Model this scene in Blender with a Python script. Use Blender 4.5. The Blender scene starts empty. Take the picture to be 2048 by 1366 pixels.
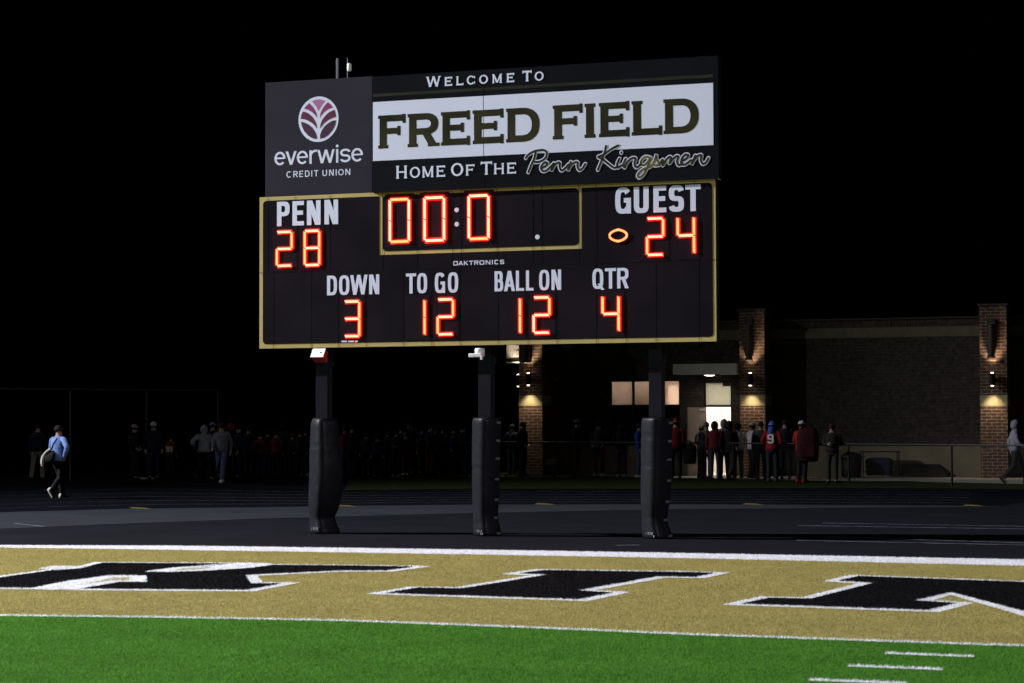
import bpy, bmesh, math, random
import numpy as np
from mathutils import Vector, Matrix

random.seed(7)
rng = np.random.default_rng(7)
PI = math.pi
scene = bpy.context.scene
C = scene.collection

# ------------------------------------------------------------------ camera
F_PX, YAW, PITCH, ROLL, CAM_H = 4077.683, 0.3229008, 0.0397086, -0.0031827, 1.7792
_R0 = Vector((math.cos(YAW), math.sin(YAW), 0)); _F0 = Vector((-math.sin(YAW), math.cos(YAW), 0)); _U0 = Vector((0, 0, 1))
CF = _F0*math.cos(PITCH) + _U0*math.sin(PITCH)
_U1 = -_F0*math.sin(PITCH) + _U0*math.cos(PITCH)
CR = _R0*math.cos(ROLL) + _U1*math.sin(ROLL)
CU = -_R0*math.sin(ROLL) + _U1*math.cos(ROLL)
CAM = Vector((0, 0, CAM_H))
cam = bpy.data.cameras.new('camera'); cam.lens = F_PX/2048*36; cam.sensor_width = 36; cam.sensor_fit = 'HORIZONTAL'
cam.dof.use_dof = True; cam.dof.focus_distance = 32.5; cam.dof.aperture_fstop = 4.0; cam.clip_start = .1; cam.clip_end = 2000
cam_o = bpy.data.objects.new('camera', cam); C.objects.link(cam_o)
cam_o.matrix_world = Matrix(((CR.x, CU.x, -CF.x, 0), (CR.y, CU.y, -CF.y, 0), (CR.z, CU.z, -CF.z, CAM_H), (0, 0, 0, 1)))
scene.camera = cam_o

# ------------------------------------------------------------------ night sky
w = bpy.data.worlds.new('World'); scene.world = w; w.use_nodes = True
nt = w.node_tree; bg = nt.nodes['Background']
sky = nt.nodes.new('ShaderNodeTexSky'); sky.sky_type = 'NISHITA'; sky.sun_disc = False
sky.sun_elevation = math.radians(-9); sky.sun_rotation = math.radians(200)
nt.links.new(sky.outputs[0], bg.inputs[0]); bg.inputs[1].default_value = .05

# ------------------------------------------------------------------ exposure
vs = scene.view_settings; vs.view_transform = 'Standard'; vs.look = 'None'; vs.exposure = 0; vs.gamma = 1
scene.cycles.use_denoising = True
scene.cycles.sample_clamp_indirect = 4
scene.cycles.max_bounces = 6

# ------------------------------------------------------------------ stadium floodlights on their masts beside the field, plus an added crowd light
def spot(name, loc, aim, watts, angle, blend, color, radius=.4):
    l = bpy.data.lights.new(name, 'SPOT'); l.energy = watts; l.spot_size = math.radians(angle); l.spot_blend = blend
    l.color = color; l.shadow_soft_size = radius
    o = bpy.data.objects.new(name, l); C.objects.link(o); o.location = loc
    o.rotation_euler = (Vector(aim)-Vector(loc)).to_track_quat('-Z', 'Y').to_euler()
    return o
FLOOD = (.93, .95, 1.0)
spot('stadium_and_added_light', (-62, 20, 32), (-1, 3, 0), 480000, 111, 1.0, FLOOD)
spot('stadium_and_added_light', (44, -12, 30), (-6, 21, 0), 50000, 37, 1.0, FLOOD)
spot('stadium_and_added_light', (-74, 44, 26), (-24, 60, 0), 6500, 36, 1.0, FLOOD)  # added spot to brighten the left crowd and wall, no known mast

# ------------------------------------------------------------------ measuring: photograph pixel (2048 wide) to a point on a real plane
def ray(px, py): return CF + CR*((px-1024)/F_PX) + CU*((683-py)/F_PX)
def gnd(px, py, z=0.0):
    d = ray(px, py); t = (z-CAM_H)/d.z; p = CAM + d*t; return (p.x, p.y)
def onY(px, py, Y):
    d = ray(px, py); t = Y/d.y; p = CAM + d*t; return (p.x, p.z)

# ------------------------------------------------------------------ materials
MATS = {}
def mat(name, col, rough=.6, spec=.3, metal=0., nscale=0., namt=0., bump=0., bscale=40., island=0.):
    if name in MATS: return MATS[name]
    m = bpy.data.materials.new(name); m.use_nodes = True; t = m.node_tree; b = t.nodes['Principled BSDF']
    b.inputs['Roughness'].default_value = rough; b.inputs['Specular IOR Level'].default_value = spec; b.inputs['Metallic'].default_value = metal
    b.inputs['Base Color'].default_value = (*col, 1)
    src = None
    tc = t.nodes.new('ShaderNodeTexCoord')
    if namt:
        n = t.nodes.new('ShaderNodeTexNoise'); n.inputs['Scale'].default_value = nscale; n.inputs['Detail'].default_value = 5
        t.links.new(tc.outputs['Object'], n.inputs['Vector'])
        mr = t.nodes.new('ShaderNodeMapRange'); mr.inputs[1].default_value = .25; mr.inputs[2].default_value = .75
        mr.inputs[3].default_value = 1-namt; mr.inputs[4].default_value = 1+namt
        t.links.new(n.outputs['Fac'], mr.inputs[0]); src = mr.outputs[0]
    if island:
        g = t.nodes.new('ShaderNodeNewGeometry'); mr = t.nodes.new('ShaderNodeMapRange')
        mr.inputs[3].default_value = 1-island; mr.inputs[4].default_value = 1+island
        t.links.new(g.outputs['Random Per Island'], mr.inputs[0])
        if src is not None:
            mu = t.nodes.new('ShaderNodeMath'); mu.operation = 'MULTIPLY'
            t.links.new(src, mu.inputs[0]); t.links.new(mr.outputs[0], mu.inputs[1]); src = mu.outputs[0]
        else: src = mr.outputs[0]
    if src is not None:
        v = t.nodes.new('ShaderNodeVectorMath'); v.operation = 'SCALE'; v.inputs[0].default_value = col
        t.links.new(src, v.inputs['Scale']); t.links.new(v.outputs[0], b.inputs['Base Color'])
    if bump:
        n2 = t.nodes.new('ShaderNodeTexNoise'); n2.inputs['Scale'].default_value = bscale; n2.inputs['Detail'].default_value = 4
        t.links.new(tc.outputs['Object'], n2.inputs['Vector'])
        bp = t.nodes.new('ShaderNodeBump'); bp.inputs['Strength'].default_value = bump; bp.inputs['Distance'].default_value = .03
        t.links.new(n2.outputs['Fac'], bp.inputs['Height']); t.links.new(bp.outputs[0], b.inputs['Normal'])
    MATS[name] = m
    return m
def emat(name, col, strength=1.0):
    if name in MATS: return MATS[name]
    m = bpy.data.materials.new(name); m.use_nodes = True; t = m.node_tree; b = t.nodes['Principled BSDF']
    b.inputs['Base Color'].default_value = (.02, .02, .02, 1)
    b.inputs['Emission Color'].default_value = (*col, 1); b.inputs['Emission Strength'].default_value = strength
    MATS[name] = m; return m
def brick_mat(name, c1, c2, mortar, bw=.305, rh=.1016, soldier=False):
    m = bpy.data.materials.new(name); m.use_nodes = True; t = m.node_tree; b = t.nodes['Principled BSDF']
    tc = t.nodes.new('ShaderNodeTexCoord'); sx = t.nodes.new('ShaderNodeSeparateXYZ'); ad = t.nodes.new('ShaderNodeMath'); cx = t.nodes.new('ShaderNodeCombineXYZ')
    t.links.new(tc.outputs['Object'], sx.inputs[0]); t.links.new(sx.outputs[0], ad.inputs[0]); t.links.new(sx.outputs[1], ad.inputs[1])
    if soldier: t.links.new(ad.outputs[0], cx.inputs[1]); t.links.new(sx.outputs[2], cx.inputs[0])
    else: t.links.new(ad.outputs[0], cx.inputs[0]); t.links.new(sx.outputs[2], cx.inputs[1])
    br = t.nodes.new('ShaderNodeTexBrick'); br.inputs['Scale'].default_value = 1
    br.inputs['Brick Width'].default_value = bw; br.inputs['Row Height'].default_value = rh; br.inputs['Mortar Size'].default_value = .0075
    br.inputs['Mortar Smooth'].default_value = .15; br.inputs['Bias'].default_value = 0
    br.inputs['Color1'].default_value = (*c1, 1); br.inputs['Color2'].default_value = (*c2, 1); br.inputs['Mortar'].default_value = (*mortar, 1)
    t.links.new(cx.outputs[0], br.inputs['Vector'])
    n = t.nodes.new('ShaderNodeTexNoise'); n.inputs['Scale'].default_value = 9; n.inputs['Detail'].default_value = 6; t.links.new(tc.outputs['Object'], n.inputs['Vector'])
    mr = t.nodes.new('ShaderNodeMapRange'); mr.inputs[1].default_value = .3; mr.inputs[2].default_value = .7; mr.inputs[3].default_value = .6; mr.inputs[4].default_value = 1.35
    t.links.new(n.outputs['Fac'], mr.inputs[0])
    v = t.nodes.new('ShaderNodeVectorMath'); v.operation = 'SCALE'; t.links.new(br.outputs['Color'], v.inputs[0]); t.links.new(mr.outputs[0], v.inputs['Scale'])
    t.links.new(v.outputs[0], b.inputs['Base Color']); b.inputs['Roughness'].default_value = .85; b.inputs['Specular IOR Level'].default_value = .2
    bp = t.nodes.new('ShaderNodeBump'); bp.inputs['Strength'].default_value = .5; bp.inputs['Distance'].default_value = .006; bp.invert = True
    t.links.new(br.outputs['Fac'], bp.inputs['Height']); t.links.new(bp.outputs[0], b.inputs['Normal'])
    MATS[name] = m; return m

# ------------------------------------------------------------------ mesh helpers
class MB:
    def __init__(s): s.v = []; s.f = []
    def add(s, vs, fs):
        o = len(s.v); s.v += [tuple(p) for p in vs]; s.f += [tuple(i+o for i in f) for f in fs]; return s
    def box(s, x0, x1, y0, y1, z0, z1, M=None):
        vs = [Vector(p) for p in ((x0,y0,z0),(x1,y0,z0),(x1,y1,z0),(x0,y1,z0),(x0,y0,z1),(x1,y0,z1),(x1,y1,z1),(x0,y1,z1))]
        if M: vs = [M @ p for p in vs]
        return s.add(vs, [(3,2,1,0),(4,5,6,7),(0,1,5,4),(1,2,6,5),(2,3,7,6),(3,0,4,7)])
    def cbox(s, c, d, M=None):
        return s.box(c[0]-d[0]/2, c[0]+d[0]/2, c[1]-d[1]/2, c[1]+d[1]/2, c[2]-d[2]/2, c[2]+d[2]/2, M)
    def loft(s, rings, cap=True):
        n = len(rings[0]); vs = [p for r in rings for p in r]; fs = []
        for i in range(len(rings)-1):
            for j in range(n): fs.append((i*n+j, i*n+(j+1) % n, (i+1)*n+(j+1) % n, (i+1)*n+j))
        if cap: fs.append(tuple(reversed(range(n)))); fs.append(tuple(range((len(rings)-1)*n, len(rings)*n)))
        return s.add(vs, fs)
    def tube(s, pts, r, n=8, cap=True):
        pts = [Vector(p) for p in pts]; rs = r if isinstance(r, (list, tuple)) else [r]*len(pts); rings = []
        for i, p in enumerate(pts):
            d = (pts[min(i+1, len(pts)-1)] - pts[max(i-1, 0)]).normalized()
            a = d.cross(Vector((0, 1, 0)));
            if a.length < .2: a = d.cross(Vector((1, 0, 0)))
            a.normalize(); b = d.cross(a)
            rings.append([p + a*(rs[i]*math.cos(2*PI*k/n)) + b*(rs[i]*math.sin(2*PI*k/n)) for k in range(n)])
        return s.loft(rings, cap)
    def lathe(s, prof, c=(0,0,0), n=16, sx=1, sy=1):
        return s.loft([[(c[0]+sx*r*math.cos(2*PI*k/n), c[1]+sy*r*math.sin(2*PI*k/n), c[2]+z) for k in range(n)] for r, z in prof])
    def build(s, name, m, parent=None, bevel=0, smooth=False, link=True):
        me = bpy.data.meshes.new(name); me.from_pydata(s.v, [], s.f); me.update()
        if bevel or smooth:
            bm = bmesh.new(); bm.from_mesh(me)
            if bevel:
                bmesh.ops.bevel(bm, geom=[e for e in bm.edges if len(e.link_faces) == 2 and e.calc_face_angle(0) > .5], offset=bevel, segments=2, affect='EDGES', profile=.6)
            bm.to_mesh(me); bm.free()
            if smooth:
                me.polygons.foreach_set('use_smooth', [True]*len(me.polygons))
        me.materials.append(m)
        o = bpy.data.objects.new(name, me)
        if link: C.objects.link(o)
        if parent is not None: o.parent = parent
        return o
def tag(o, label=None, cat=None, group=None, kind=None):
    if label: o['label'] = label
    if cat: o['category'] = cat
    if group: o['group'] = group
    if kind: o['kind'] = kind
    return o
def thing(name, label, cat, loc=(0,0,0), rz=0, group=None):
    o = bpy.data.objects.new(name, None); C.objects.link(o); o.location = loc; o.rotation_euler = (0, 0, rz); o.empty_display_size = .2
    return tag(o, label, cat, group)
def tess(pts):
    from mathutils.geometry import tessellate_polygon
    return tessellate_polygon([[Vector((p[0], p[1], 0)) for p in pts]])
def poly_offset(pts, d, lim=3.0):
    a = sum(pts[i][0]*pts[(i+1) % len(pts)][1]-pts[(i+1) % len(pts)][0]*pts[i][1] for i in range(len(pts)))
    P = [Vector(p[:2]) for p in pts]; n = len(P); s = 1 if a > 0 else -1; out = []
    for i in range(n):
        e0 = (P[i]-P[i-1]).normalized(); e1 = (P[(i+1) % n]-P[i]).normalized()
        n0 = Vector((e0.y, -e0.x))*s; n1 = Vector((e1.y, -e1.x))*s
        b = n0+n1
        if b.length < 1e-4: b = n0
        b.normalize(); k = max(b.dot(n0), 1/lim); out.append(tuple(P[i]+b*(d/k)))
    return out
def inside(px, py, poly):
    r = np.zeros(len(px), bool); n = len(poly)
    for i in range(n):
        x0, y0 = poly[i][:2]; x1, y1 = poly[(i+1) % n][:2]
        if y0 == y1: continue
        r ^= ((y0 > py) != (y1 > py)) & (px < (x1-x0)*(py-y0)/(y1-y0)+x0)
    return r

# ------------------------------------------------------------------ flat ground sheets and synthetic turf with standing blades
def sheet(name, pts, z, m, kind='structure'):
    mb = MB(); mb.add([(p[0], p[1], z) for p in pts], tess(pts)); o = mb.build(name, m); tag(o, kind=kind)
    me = o.data
    bm = bmesh.new(); bm.from_mesh(me); bmesh.ops.recalc_face_normals(bm, faces=bm.faces)
    if bm.faces and sum(f.normal.z*f.calc_area() for f in bm.faces) < 0: bmesh.ops.reverse_faces(bm, faces=bm.faces)
    bm.to_mesh(me); bm.free(); return o
def in_view(x, y, margin):
    d = x*CF.x + y*CF.y; l = x*CR.x + y*CR.y
    return (d > 11.5) & (d < 31) & (np.abs(l) < d*1024/F_PX + margin)
def turf(name, pts, z, m, dens, holes=(), hgt=(.009, .020), wid=.0028):
    o = sheet(name, pts, z, m)
    xs = [p[0] for p in pts]; ys = [p[1] for p in pts]
    x0, x1, y0, y1 = max(min(xs), -20), min(max(xs), 4), max(min(ys), 9), min(max(ys), 32)
    n = int((x1-x0)*(y1-y0)*dens)
    x = rng.uniform(x0, x1, n); y = rng.uniform(y0, y1, n)
    k = in_view(x, y, 3.6) & inside(x, y, pts)
    for h in holes: k &= ~inside(x, y, h)
    x = x[k]; y = y[k]; n = len(x)
    if not n: return o
    a = rng.uniform(0, PI, n); dx = np.cos(a)*wid; dy = np.sin(a)*wid
    h = rng.uniform(*hgt, n); lx = rng.normal(.002, .007, n); ly = rng.normal(-.002, .008, n)
    V = np.zeros((n, 3, 3)); zb = z + .0005
    V[:, 0] = np.stack([x-dx, y-dy, np.full(n, zb)], 1); V[:, 1] = np.stack([x+dx, y+dy, np.full(n, zb)], 1); V[:, 2] = np.stack([x+lx, y+ly, zb+h], 1)
    old = o.data; ov = [tuple(q.co) for q in old.vertices]; of = [tuple(p.vertices) for p in old.polygons]
    nv0 = len(ov); vv = np.concatenate([np.array(ov), V.reshape(-1, 3)]); me = bpy.data.meshes.new(name)
    loops = [i for f in of for i in f]; starts = []; tot = []; c = 0
    for f in of: starts.append(c); tot.append(len(f)); c += len(f)
    bl = np.arange(3*n) + nv0
    loops = np.concatenate([np.array(loops), bl]); starts = np.concatenate([np.array(starts), c+3*np.arange(n)]); tot = np.concatenate([np.array(tot), np.full(n, 3)])
    me.vertices.add(len(vv)); me.vertices.foreach_set('co', vv.astype(np.float32).ravel())
    me.loops.add(len(loops)); me.loops.foreach_set('vertex_index', loops.astype(np.int32))
    me.polygons.add(len(starts)); me.polygons.foreach_set('loop_start', starts.astype(np.int32)); me.polygons.foreach_set('loop_total', tot.astype(np.int32))
    me.update(calc_edges=True); me.validate(); me.materials.append(m); o.data = me
    return o

def turf_mat(name, col, namt, island, nscale=1.2):
    m = mat(name, col, .75, .08, nscale=nscale, namt=namt, island=island); t = m.node_tree; b = t.nodes['Principled BSDF']; out = t.nodes['Material Output']
    tr = t.nodes.new('ShaderNodeBsdfTranslucent'); mx = t.nodes.new('ShaderNodeMixShader'); mx.inputs[0].default_value = .45
    tc = t.nodes.new('ShaderNodeTexCoord'); mp = t.nodes.new('ShaderNodeMapping'); mp.inputs['Scale'].default_value = (3.5, 9, 1); n = t.nodes.new('ShaderNodeTexNoise'); n.inputs['Scale'].default_value = 2.2; n.inputs['Detail'].default_value = 8; n.inputs['Roughness'].default_value = .65
    mr = t.nodes.new('ShaderNodeMapRange'); mr.inputs[1].default_value = .3; mr.inputs[2].default_value = .7; mr.inputs[3].default_value = .70; mr.inputs[4].default_value = 1.28; sc = t.nodes.new('ShaderNodeVectorMath'); sc.operation = 'SCALE'
    t.links.new(tc.outputs['Object'], mp.inputs[0]); t.links.new(mp.outputs[0], n.inputs['Vector']); t.links.new(n.outputs['Fac'], mr.inputs[0]); t.links.new(b.inputs['Base Color'].links[0].from_socket, sc.inputs[0]); t.links.new(mr.outputs[0], sc.inputs['Scale']); t.links.new(sc.outputs[0], b.inputs['Base Color'])
    t.links.new(sc.outputs[0], tr.inputs['Color']); t.links.new(b.outputs[0], mx.inputs[1]); t.links.new(tr.outputs[0], mx.inputs[2]); t.links.new(mx.outputs[0], out.inputs[0])
    return m
M_green = turf_mat('green_turf', (.076, .215, .026), .13, .22)
M_gold = turf_mat('gold_turf', (.37, .315, .112), .10, .18)
M_wturf = turf_mat('white_turf', (.80, .80, .84), .05, .1)
M_bturf = turf_mat('black_turf', (.005, .005, .0065), .2, .4)
M_ground = mat('dark_earth', (.02, .021, .018), .9, .2, nscale=.4, namt=.4)
M_track = mat('black_track_rubber', (.0062, .0063, .0095), .8, .04, nscale=.7, namt=.25, bump=.15, bscale=220)
M_strip = mat('grey_track_rubber', (.0205, .0222, .0275), .85, .05, nscale=.9, namt=.18, bump=.1, bscale=200)
M_lanes = mat('dark_lane_rubber', (.0052, .0054, .0078), .9, .0, nscale=.8, namt=.3, bump=.15, bscale=220)
M_lane_line = mat('worn_lane_paint', (.045, .046, .055), .8, .1, nscale=2.5, namt=.6)
M_thin = mat('faded_white_paint', (.11, .115, .15), .7, .1, nscale=3, namt=.7)
M_yellow = mat('yellow_track_paint', (.12, .085, .02), .7, .3, nscale=3, namt=.3)
M_lawn = mat('dark_lawn', (.019, .026, .010), .9, .0, nscale=5, namt=.6, bump=.6, bscale=60)
M_conc = mat('pale_concrete', (.30, .27, .22), .85, .2, nscale=2.2, namt=.25, bump=.2, bscale=50)

tag(MB().add([(-900, -300, -.03), (900, -300, -.03), (900, 900, -.03), (-900, 900, -.03)], [(0, 1, 2, 3)]).build('ground', M_ground), kind='structure')

GL = [gnd(*p) for p in ((0,1231),(340,1235),(700,1241.7),(1040,1254.5),(1380,1269),(1700,1280),(2048,1292))]
def ext(pl, dx):
    (a, b), (c, d) = pl[0], pl[1]; s = (d-b)/(c-a); (e, f), (g, h) = pl[-2], pl[-1]; s2 = (h-f)/(g-e)
    return [(a-dx, b-s*dx*.2)] + pl + [(g+dx, h+s2*dx*.2)]
GL = ext(GL, 22)
E_lo = ext([gnd(*p) for p in ((0,1095.6),(350,1100.4),(700,1105.6),(1040,1111.2),(1380,1117),(1700,1124.2),(2048,1132))], 22)
E_hi = ext([gnd(*p) for p in ((0,1090.8),(350,1091.8),(700,1096.2),(1040,1101.2),(1380,1106.8),(1700,1112.8),(2048,1119.4))], 22)
def off_y(pl, d): return [(x, y+d) for x, y in pl]
LW = .055
K_PX = [(-170,1164),(-60,1160),(0,1156.2),(102.5,1142.2),(160,1138.5),(205,1126.8),(478,1128.2),(413,1135.7),(355,1136.4),(290,1144.2),(342,1145.3),(415,1142.9),(506,1137),(547,1131),(700,1132.3),(830,1134.7),(772,1142.5),(680,1142.5),(523,1150),(490,1151.8),(502,1168.2),(564,1168.2),(492,1181.5),(160,1179),(239,1165.5),(292,1165.5),(292,1153.5),(219,1153.5),(140,1163.7),(68,1177.4),(0,1176.7),(-200,1174)]
I_PX = [(768.9,1187.7),(833.8,1176.9),(926,1178.1),(1095,1150.7),(1035.4,1148.4),(1086.7,1141.5),(1380,1145.6),(1430,1147.3),(1392,1155.2),(1315.7,1154.2),(1155,1182.5),(1226.8,1186.6),(1158.5,1200.3)]
N_PX = [(1481.3,1209.2),(1539.4,1196.9),(1621.4,1198.9),(1747.9,1167.2),(1676.1,1163),(1717.1,1153.5),(2048,1165.4),(2150,1169),(2310,1206),(2330,1219),(2200,1240),(2120,1246),(2048,1224.2),(1901.6,1186),(1829.9,1202.4),(1913.6,1207.5),(1857.2,1221.8)]
letters = [[gnd(*p) for p in L] for L in (K_PX, I_PX, N_PX)]
outlines = [poly_offset(L, .14, 2.2) for L in letters]
WEDGE = [[gnd(*p) for p in L] for L in ([(77,1138.6),(106,1134),(137,1133.6),(167,1135.4),(150,1139),(120,1141.8),(100,1142)],
 [(288,1145.4),(342,1138),(440,1130),(478,1128.2),(535,1128.4),(547,1131),(506,1137),(415,1142.9),(342,1146)],
 [(60,1179.5),(137,1163.6),(178,1158.8),(219,1152.8),(294,1153),(294,1166),(239,1165.8),(158,1179.2),(102,1181.8)])]
SLIVER = [[gnd(*p) for p in L] for L in ([(345,1143.4),(372,1139.2),(425,1136.6),(405,1140.2)], [(168,1170),(205,1163.2),(226,1157.6),(258,1157.6),(258,1163),(226,1163.6)])]
gold_poly = off_y(GL, LW) + list(reversed(E_lo))
turf('end_zone', gold_poly, 0, M_gold, 4200, holes=outlines)
for L, O in zip(letters, outlines):
    turf('end_zone_letter_outline', O, .004, M_wturf, 3000, holes=[poly_offset(L, -.004)])
    turf('end_zone_letter', L, .008, M_bturf, 3000)
for L in WEDGE: turf('end_zone_letter_outline', L, .010, M_wturf, 3000)
for L in SLIVER: turf('end_zone_letter_gap', L, .013, M_gold, 3000)
M_leaf = mat('dry_leaf', (.10, .045, .02), .8, .1, nscale=30, namt=.3)
for px, py in ((897,1151.8),(994,1158.6),(1110,1129.6),(888.5,1201.3),(278.5,1198),(1560,1143)):
    x, y = gnd(px, py); a = px*.7; P = [Vector((u*math.cos(a)-v*math.sin(a), u*math.sin(a)+v*math.cos(a), .022+.012*(u*u*400)+.006*abs(v)*30)) for u, v in ((-.045,0),(-.02,.02),(.01,.026),(.05,0),(.01,-.026),(-.02,-.02))]
    lf_ = MB(); lf_.add([(p.x, p.y, p.z) for p in P]+[(0,0,.026)], [(i, (i+1) % 6, 6) for i in range(6)]); lo_ = lf_.build('dry_leaf', M_leaf); lo_.location = (x, y, 0)
    tag(lo_, 'small dry brown leaf lying on the gold end zone', 'leaf', 'dry leaves on the gold end zone')
turf('end_line', E_lo + list(reversed(E_hi)), 0, M_wturf, 3000)
turf('goal_line', off_y(GL, -LW) + list(reversed(off_y(GL, LW))), 0, M_wturf, 4500)
hash_px = [((1770,1307.5),(1948,1314)), ((1696,1332.5),(1885,1340)), ((1619,1360.5),(1812,1368))]
hashes = []
for a, b in hash_px:
    p, q = gnd(*a), gnd(*b); hashes.append([(p[0], p[1]-.05), (q[0], q[1]-.05), (q[0], q[1]+.05), (p[0], p[1]+.05)])
for k in (1, 2):
    h = hashes[2]; hashes.append([(x, y-.914*k) for x, y in h])
turf('field', [(-60, -60), (60, -60)] + [(60, 14)] + list(reversed(off_y(GL, -LW))) + [(-60, 14)], 0, M_green, 6000, holes=hashes)
for h in hashes: turf('hash_mark', h, .004, M_wturf, 4500)

# track, apron, lawn
def gp(*ps): return [gnd(*p) for p in ps]
strip_lo = gp((-400,1084),(-150,1068),(0,1057.5),(250,1047),(512,1037.5),(750,1031),(945,1026),(1350,1018.5),(1640,1016),(1880,1014.6),(2000,1013.4))
strip_hi = gp((2000,1012.6),(1880,1010.8),(1640,1009.6),(1350,1008.5),(945,1009.2),(750,1011),(512,1014.5),(250,1017.5),(0,1024.5),(-150,1031),(-400,1044))
apron = off_y(E_hi, 0) + [(60, 30), (60, 90), (-90, 90), (-90, 24)]
sheet('track', apron, -.004, M_track)
sheet('grey_track_band', strip_lo + strip_hi, 0, M_strip)
lane_lo = list(reversed(strip_hi)); lane_hi = gp((-400,1000),(-150,985),(0,975),(300,966),(600,978),(700,981.5),(945,979.5),(1350,979),(1700,979),(2000,979.5),(2150,980))
lanes_poly = [(p[0], p[1]+.05) for p in lane_lo] + list(reversed(lane_hi))
sheet('running_lanes', lanes_poly, 0, M_lanes)
for k in range(1, 6):
    t = k/6
    def lerp_at(x):
        ya = np.interp(x, [-400,-150,0,250,512,750,945,1350,1640,1880,2000], [1044,1031,1024.5,1017.5,1014.5,1011,1009.2,1008.5,1009.6,1010.8,1012.6])
        yb = np.interp(x, [-400,-150,0,300,600,700,945,1350,1700,2000], [1000,985,975,970,978,981.5,979.5,979,979,979.5])
        return ya+(yb-ya)*t**1.0
    pl = gp(*[(x, lerp_at(x)) for x in range(-300, 2060, 118)])
    sheet('lane_line', off_y(pl, -.045) + list(reversed(off_y(pl, .045))), .004, M_lane_line)
for x, y in ((282,1016.5),(692,1011.8),(1092,1008.4),(1508,1008.6),(1948,1011.2)):
    sheet('exchange_zone_mark', gp((x-24,y+.4),(x+22,y+2.0),(x+6,y-.6),(x-16,y-1.6)), .006, M_yellow)
def thin(a, b, wd=.035, m=None):
    p, q = Vector(gnd(*a)), Vector(gnd(*b)); n = (q-p).normalized(); n = Vector((-n.y, n.x))*wd
    sheet('painted_line', [tuple(p-n), tuple(q-n), tuple(q+n), tuple(p+n)], .003, m or M_thin)
for a, b in (((1593,1080.8),(2048,1090.3)),((1655,1074),(2048,1086.2)),((1596,1051.4),(2048,1058.2)),((1645,1046.3),(2048,1053)),((1233,1090.8),(1280,1090.2)),((28,1047),(88,1053))):
    thin(a, b)
sheet('lawn', gp((690,981),(945,978.5),(1350,978),(1650,976.5),(1900,978),(2100,981),(2100,970),(1900,966),(1650,962.5),(1480,959),(1300,955.5),(1100,950),(1000,948.5),(820,949.5),(700,953)), .012, M_lawn)
sheet('walkway', gp((960,948.6),(1000,948.3),(1100,949.8),(1300,955.3),(1480,958.8),(1650,962.3),(1900,965.8),(2100,969.8)) + [(3, 66.6), (-23.5, 70)], .016, M_conc)

# ================================================================== SCOREBOARD
YB = 30.188
M_black = mat('black_panel', (.0122, .0096, .0138), .25, .15, nscale=1.2, namt=.25)  # slight purple tint puts the red LED flare into the colour
M_digit = mat('digit_panel', (.0135, .010, .0145), .28, .15, nscale=2, namt=.2)
M_seam = mat('seam_black', (.003, .003, .003), .8, .1)
M_case = mat('cabinet_black', (.012, .012, .014), .5, .4)
M_trim = mat('gold_trim', (.47, .375, .15), .35, .2, nscale=1.5, namt=.1)
M_white = mat('white_vinyl', (.64, .67, .83), .4, .2, nscale=.7, namt=.05)
M_signw = mat('white_sign_face', (.64, .67, .83), .3, .2, nscale=.5, namt=.06)
M_signb = mat('black_sign_face', (.0085, .0088, .0125), .25, .15, nscale=.8, namt=.25)
M_grey = mat('charcoal_sign_face', (.031, .028, .040), .3, .12, nscale=.9, namt=.15)
M_olive = mat('dark_reflection_foil', (.032, .029, .015), .3, .2, nscale=1.6, namt=.55)  # gold film, its dark night reflection and patches put into the colour
M_gfoil = mat('gold_foil', (.115, .095, .03), .35, .5, nscale=6, namt=.6)
M_oband = mat('olive_band', (.026, .025, .019), .3, .3, nscale=1.1, namt=.35)
M_inkb = mat('ink_black', (.006, .006, .008), .5, .3)

# ---- flat lettering: every element is (kind, data); each element lies 0.3 mm above the one before
def R_(x0, y0, x1, y1): return ('p', [(x0, y0), (x1, y0), (x1, y1), (x0, y1)])
def D_(xa, ya, xb, yb, tw): return ('p', [(xa-tw/2, ya), (xa+tw/2, ya), (xb+tw/2, yb), (xb-tw/2, yb)])
def O_(x0, y0, x1, y1, tx, ty, a0=0, a1=360, n=2.0): return ('r', (x0, y0, x1, y1, tx, ty, a0, a1, n))
def sup(t, n):
    c, s = math.cos(t), math.sin(t)
    return (math.copysign(abs(c)**(2/n), c), math.copysign(abs(s)**(2/n), s))
def ring_polys(d, grow=0.):
    x0, y0, x1, y1, tx, ty, a0, a1, n = d
    cx, cy, rx, ry = (x0+x1)/2, (y0+y1)/2, (x1-x0)/2+grow, (y1-y0)/2+grow; ix, iy = rx-tx-2*grow, ry-ty-2*grow
    N = max(8, int(abs(a1-a0)/7.5)); out = []
    if grow and abs(a1-a0) < 359:
        e = math.degrees(grow/max(rx, ry)); a0 -= e; a1 += e
    P = [math.radians(a0+(a1-a0)*i/N) for i in range(N+1)]
    for i in range(N):
        u, v = sup(P[i], n), sup(P[i+1], n)
        out.append([(cx+ix*u[0], cy+iy*u[1]), (cx+rx*u[0], cy+ry*u[1]), (cx+rx*v[0], cy+ry*v[1]), (cx+ix*v[0], cy+iy*v[1])])
    return out
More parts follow.
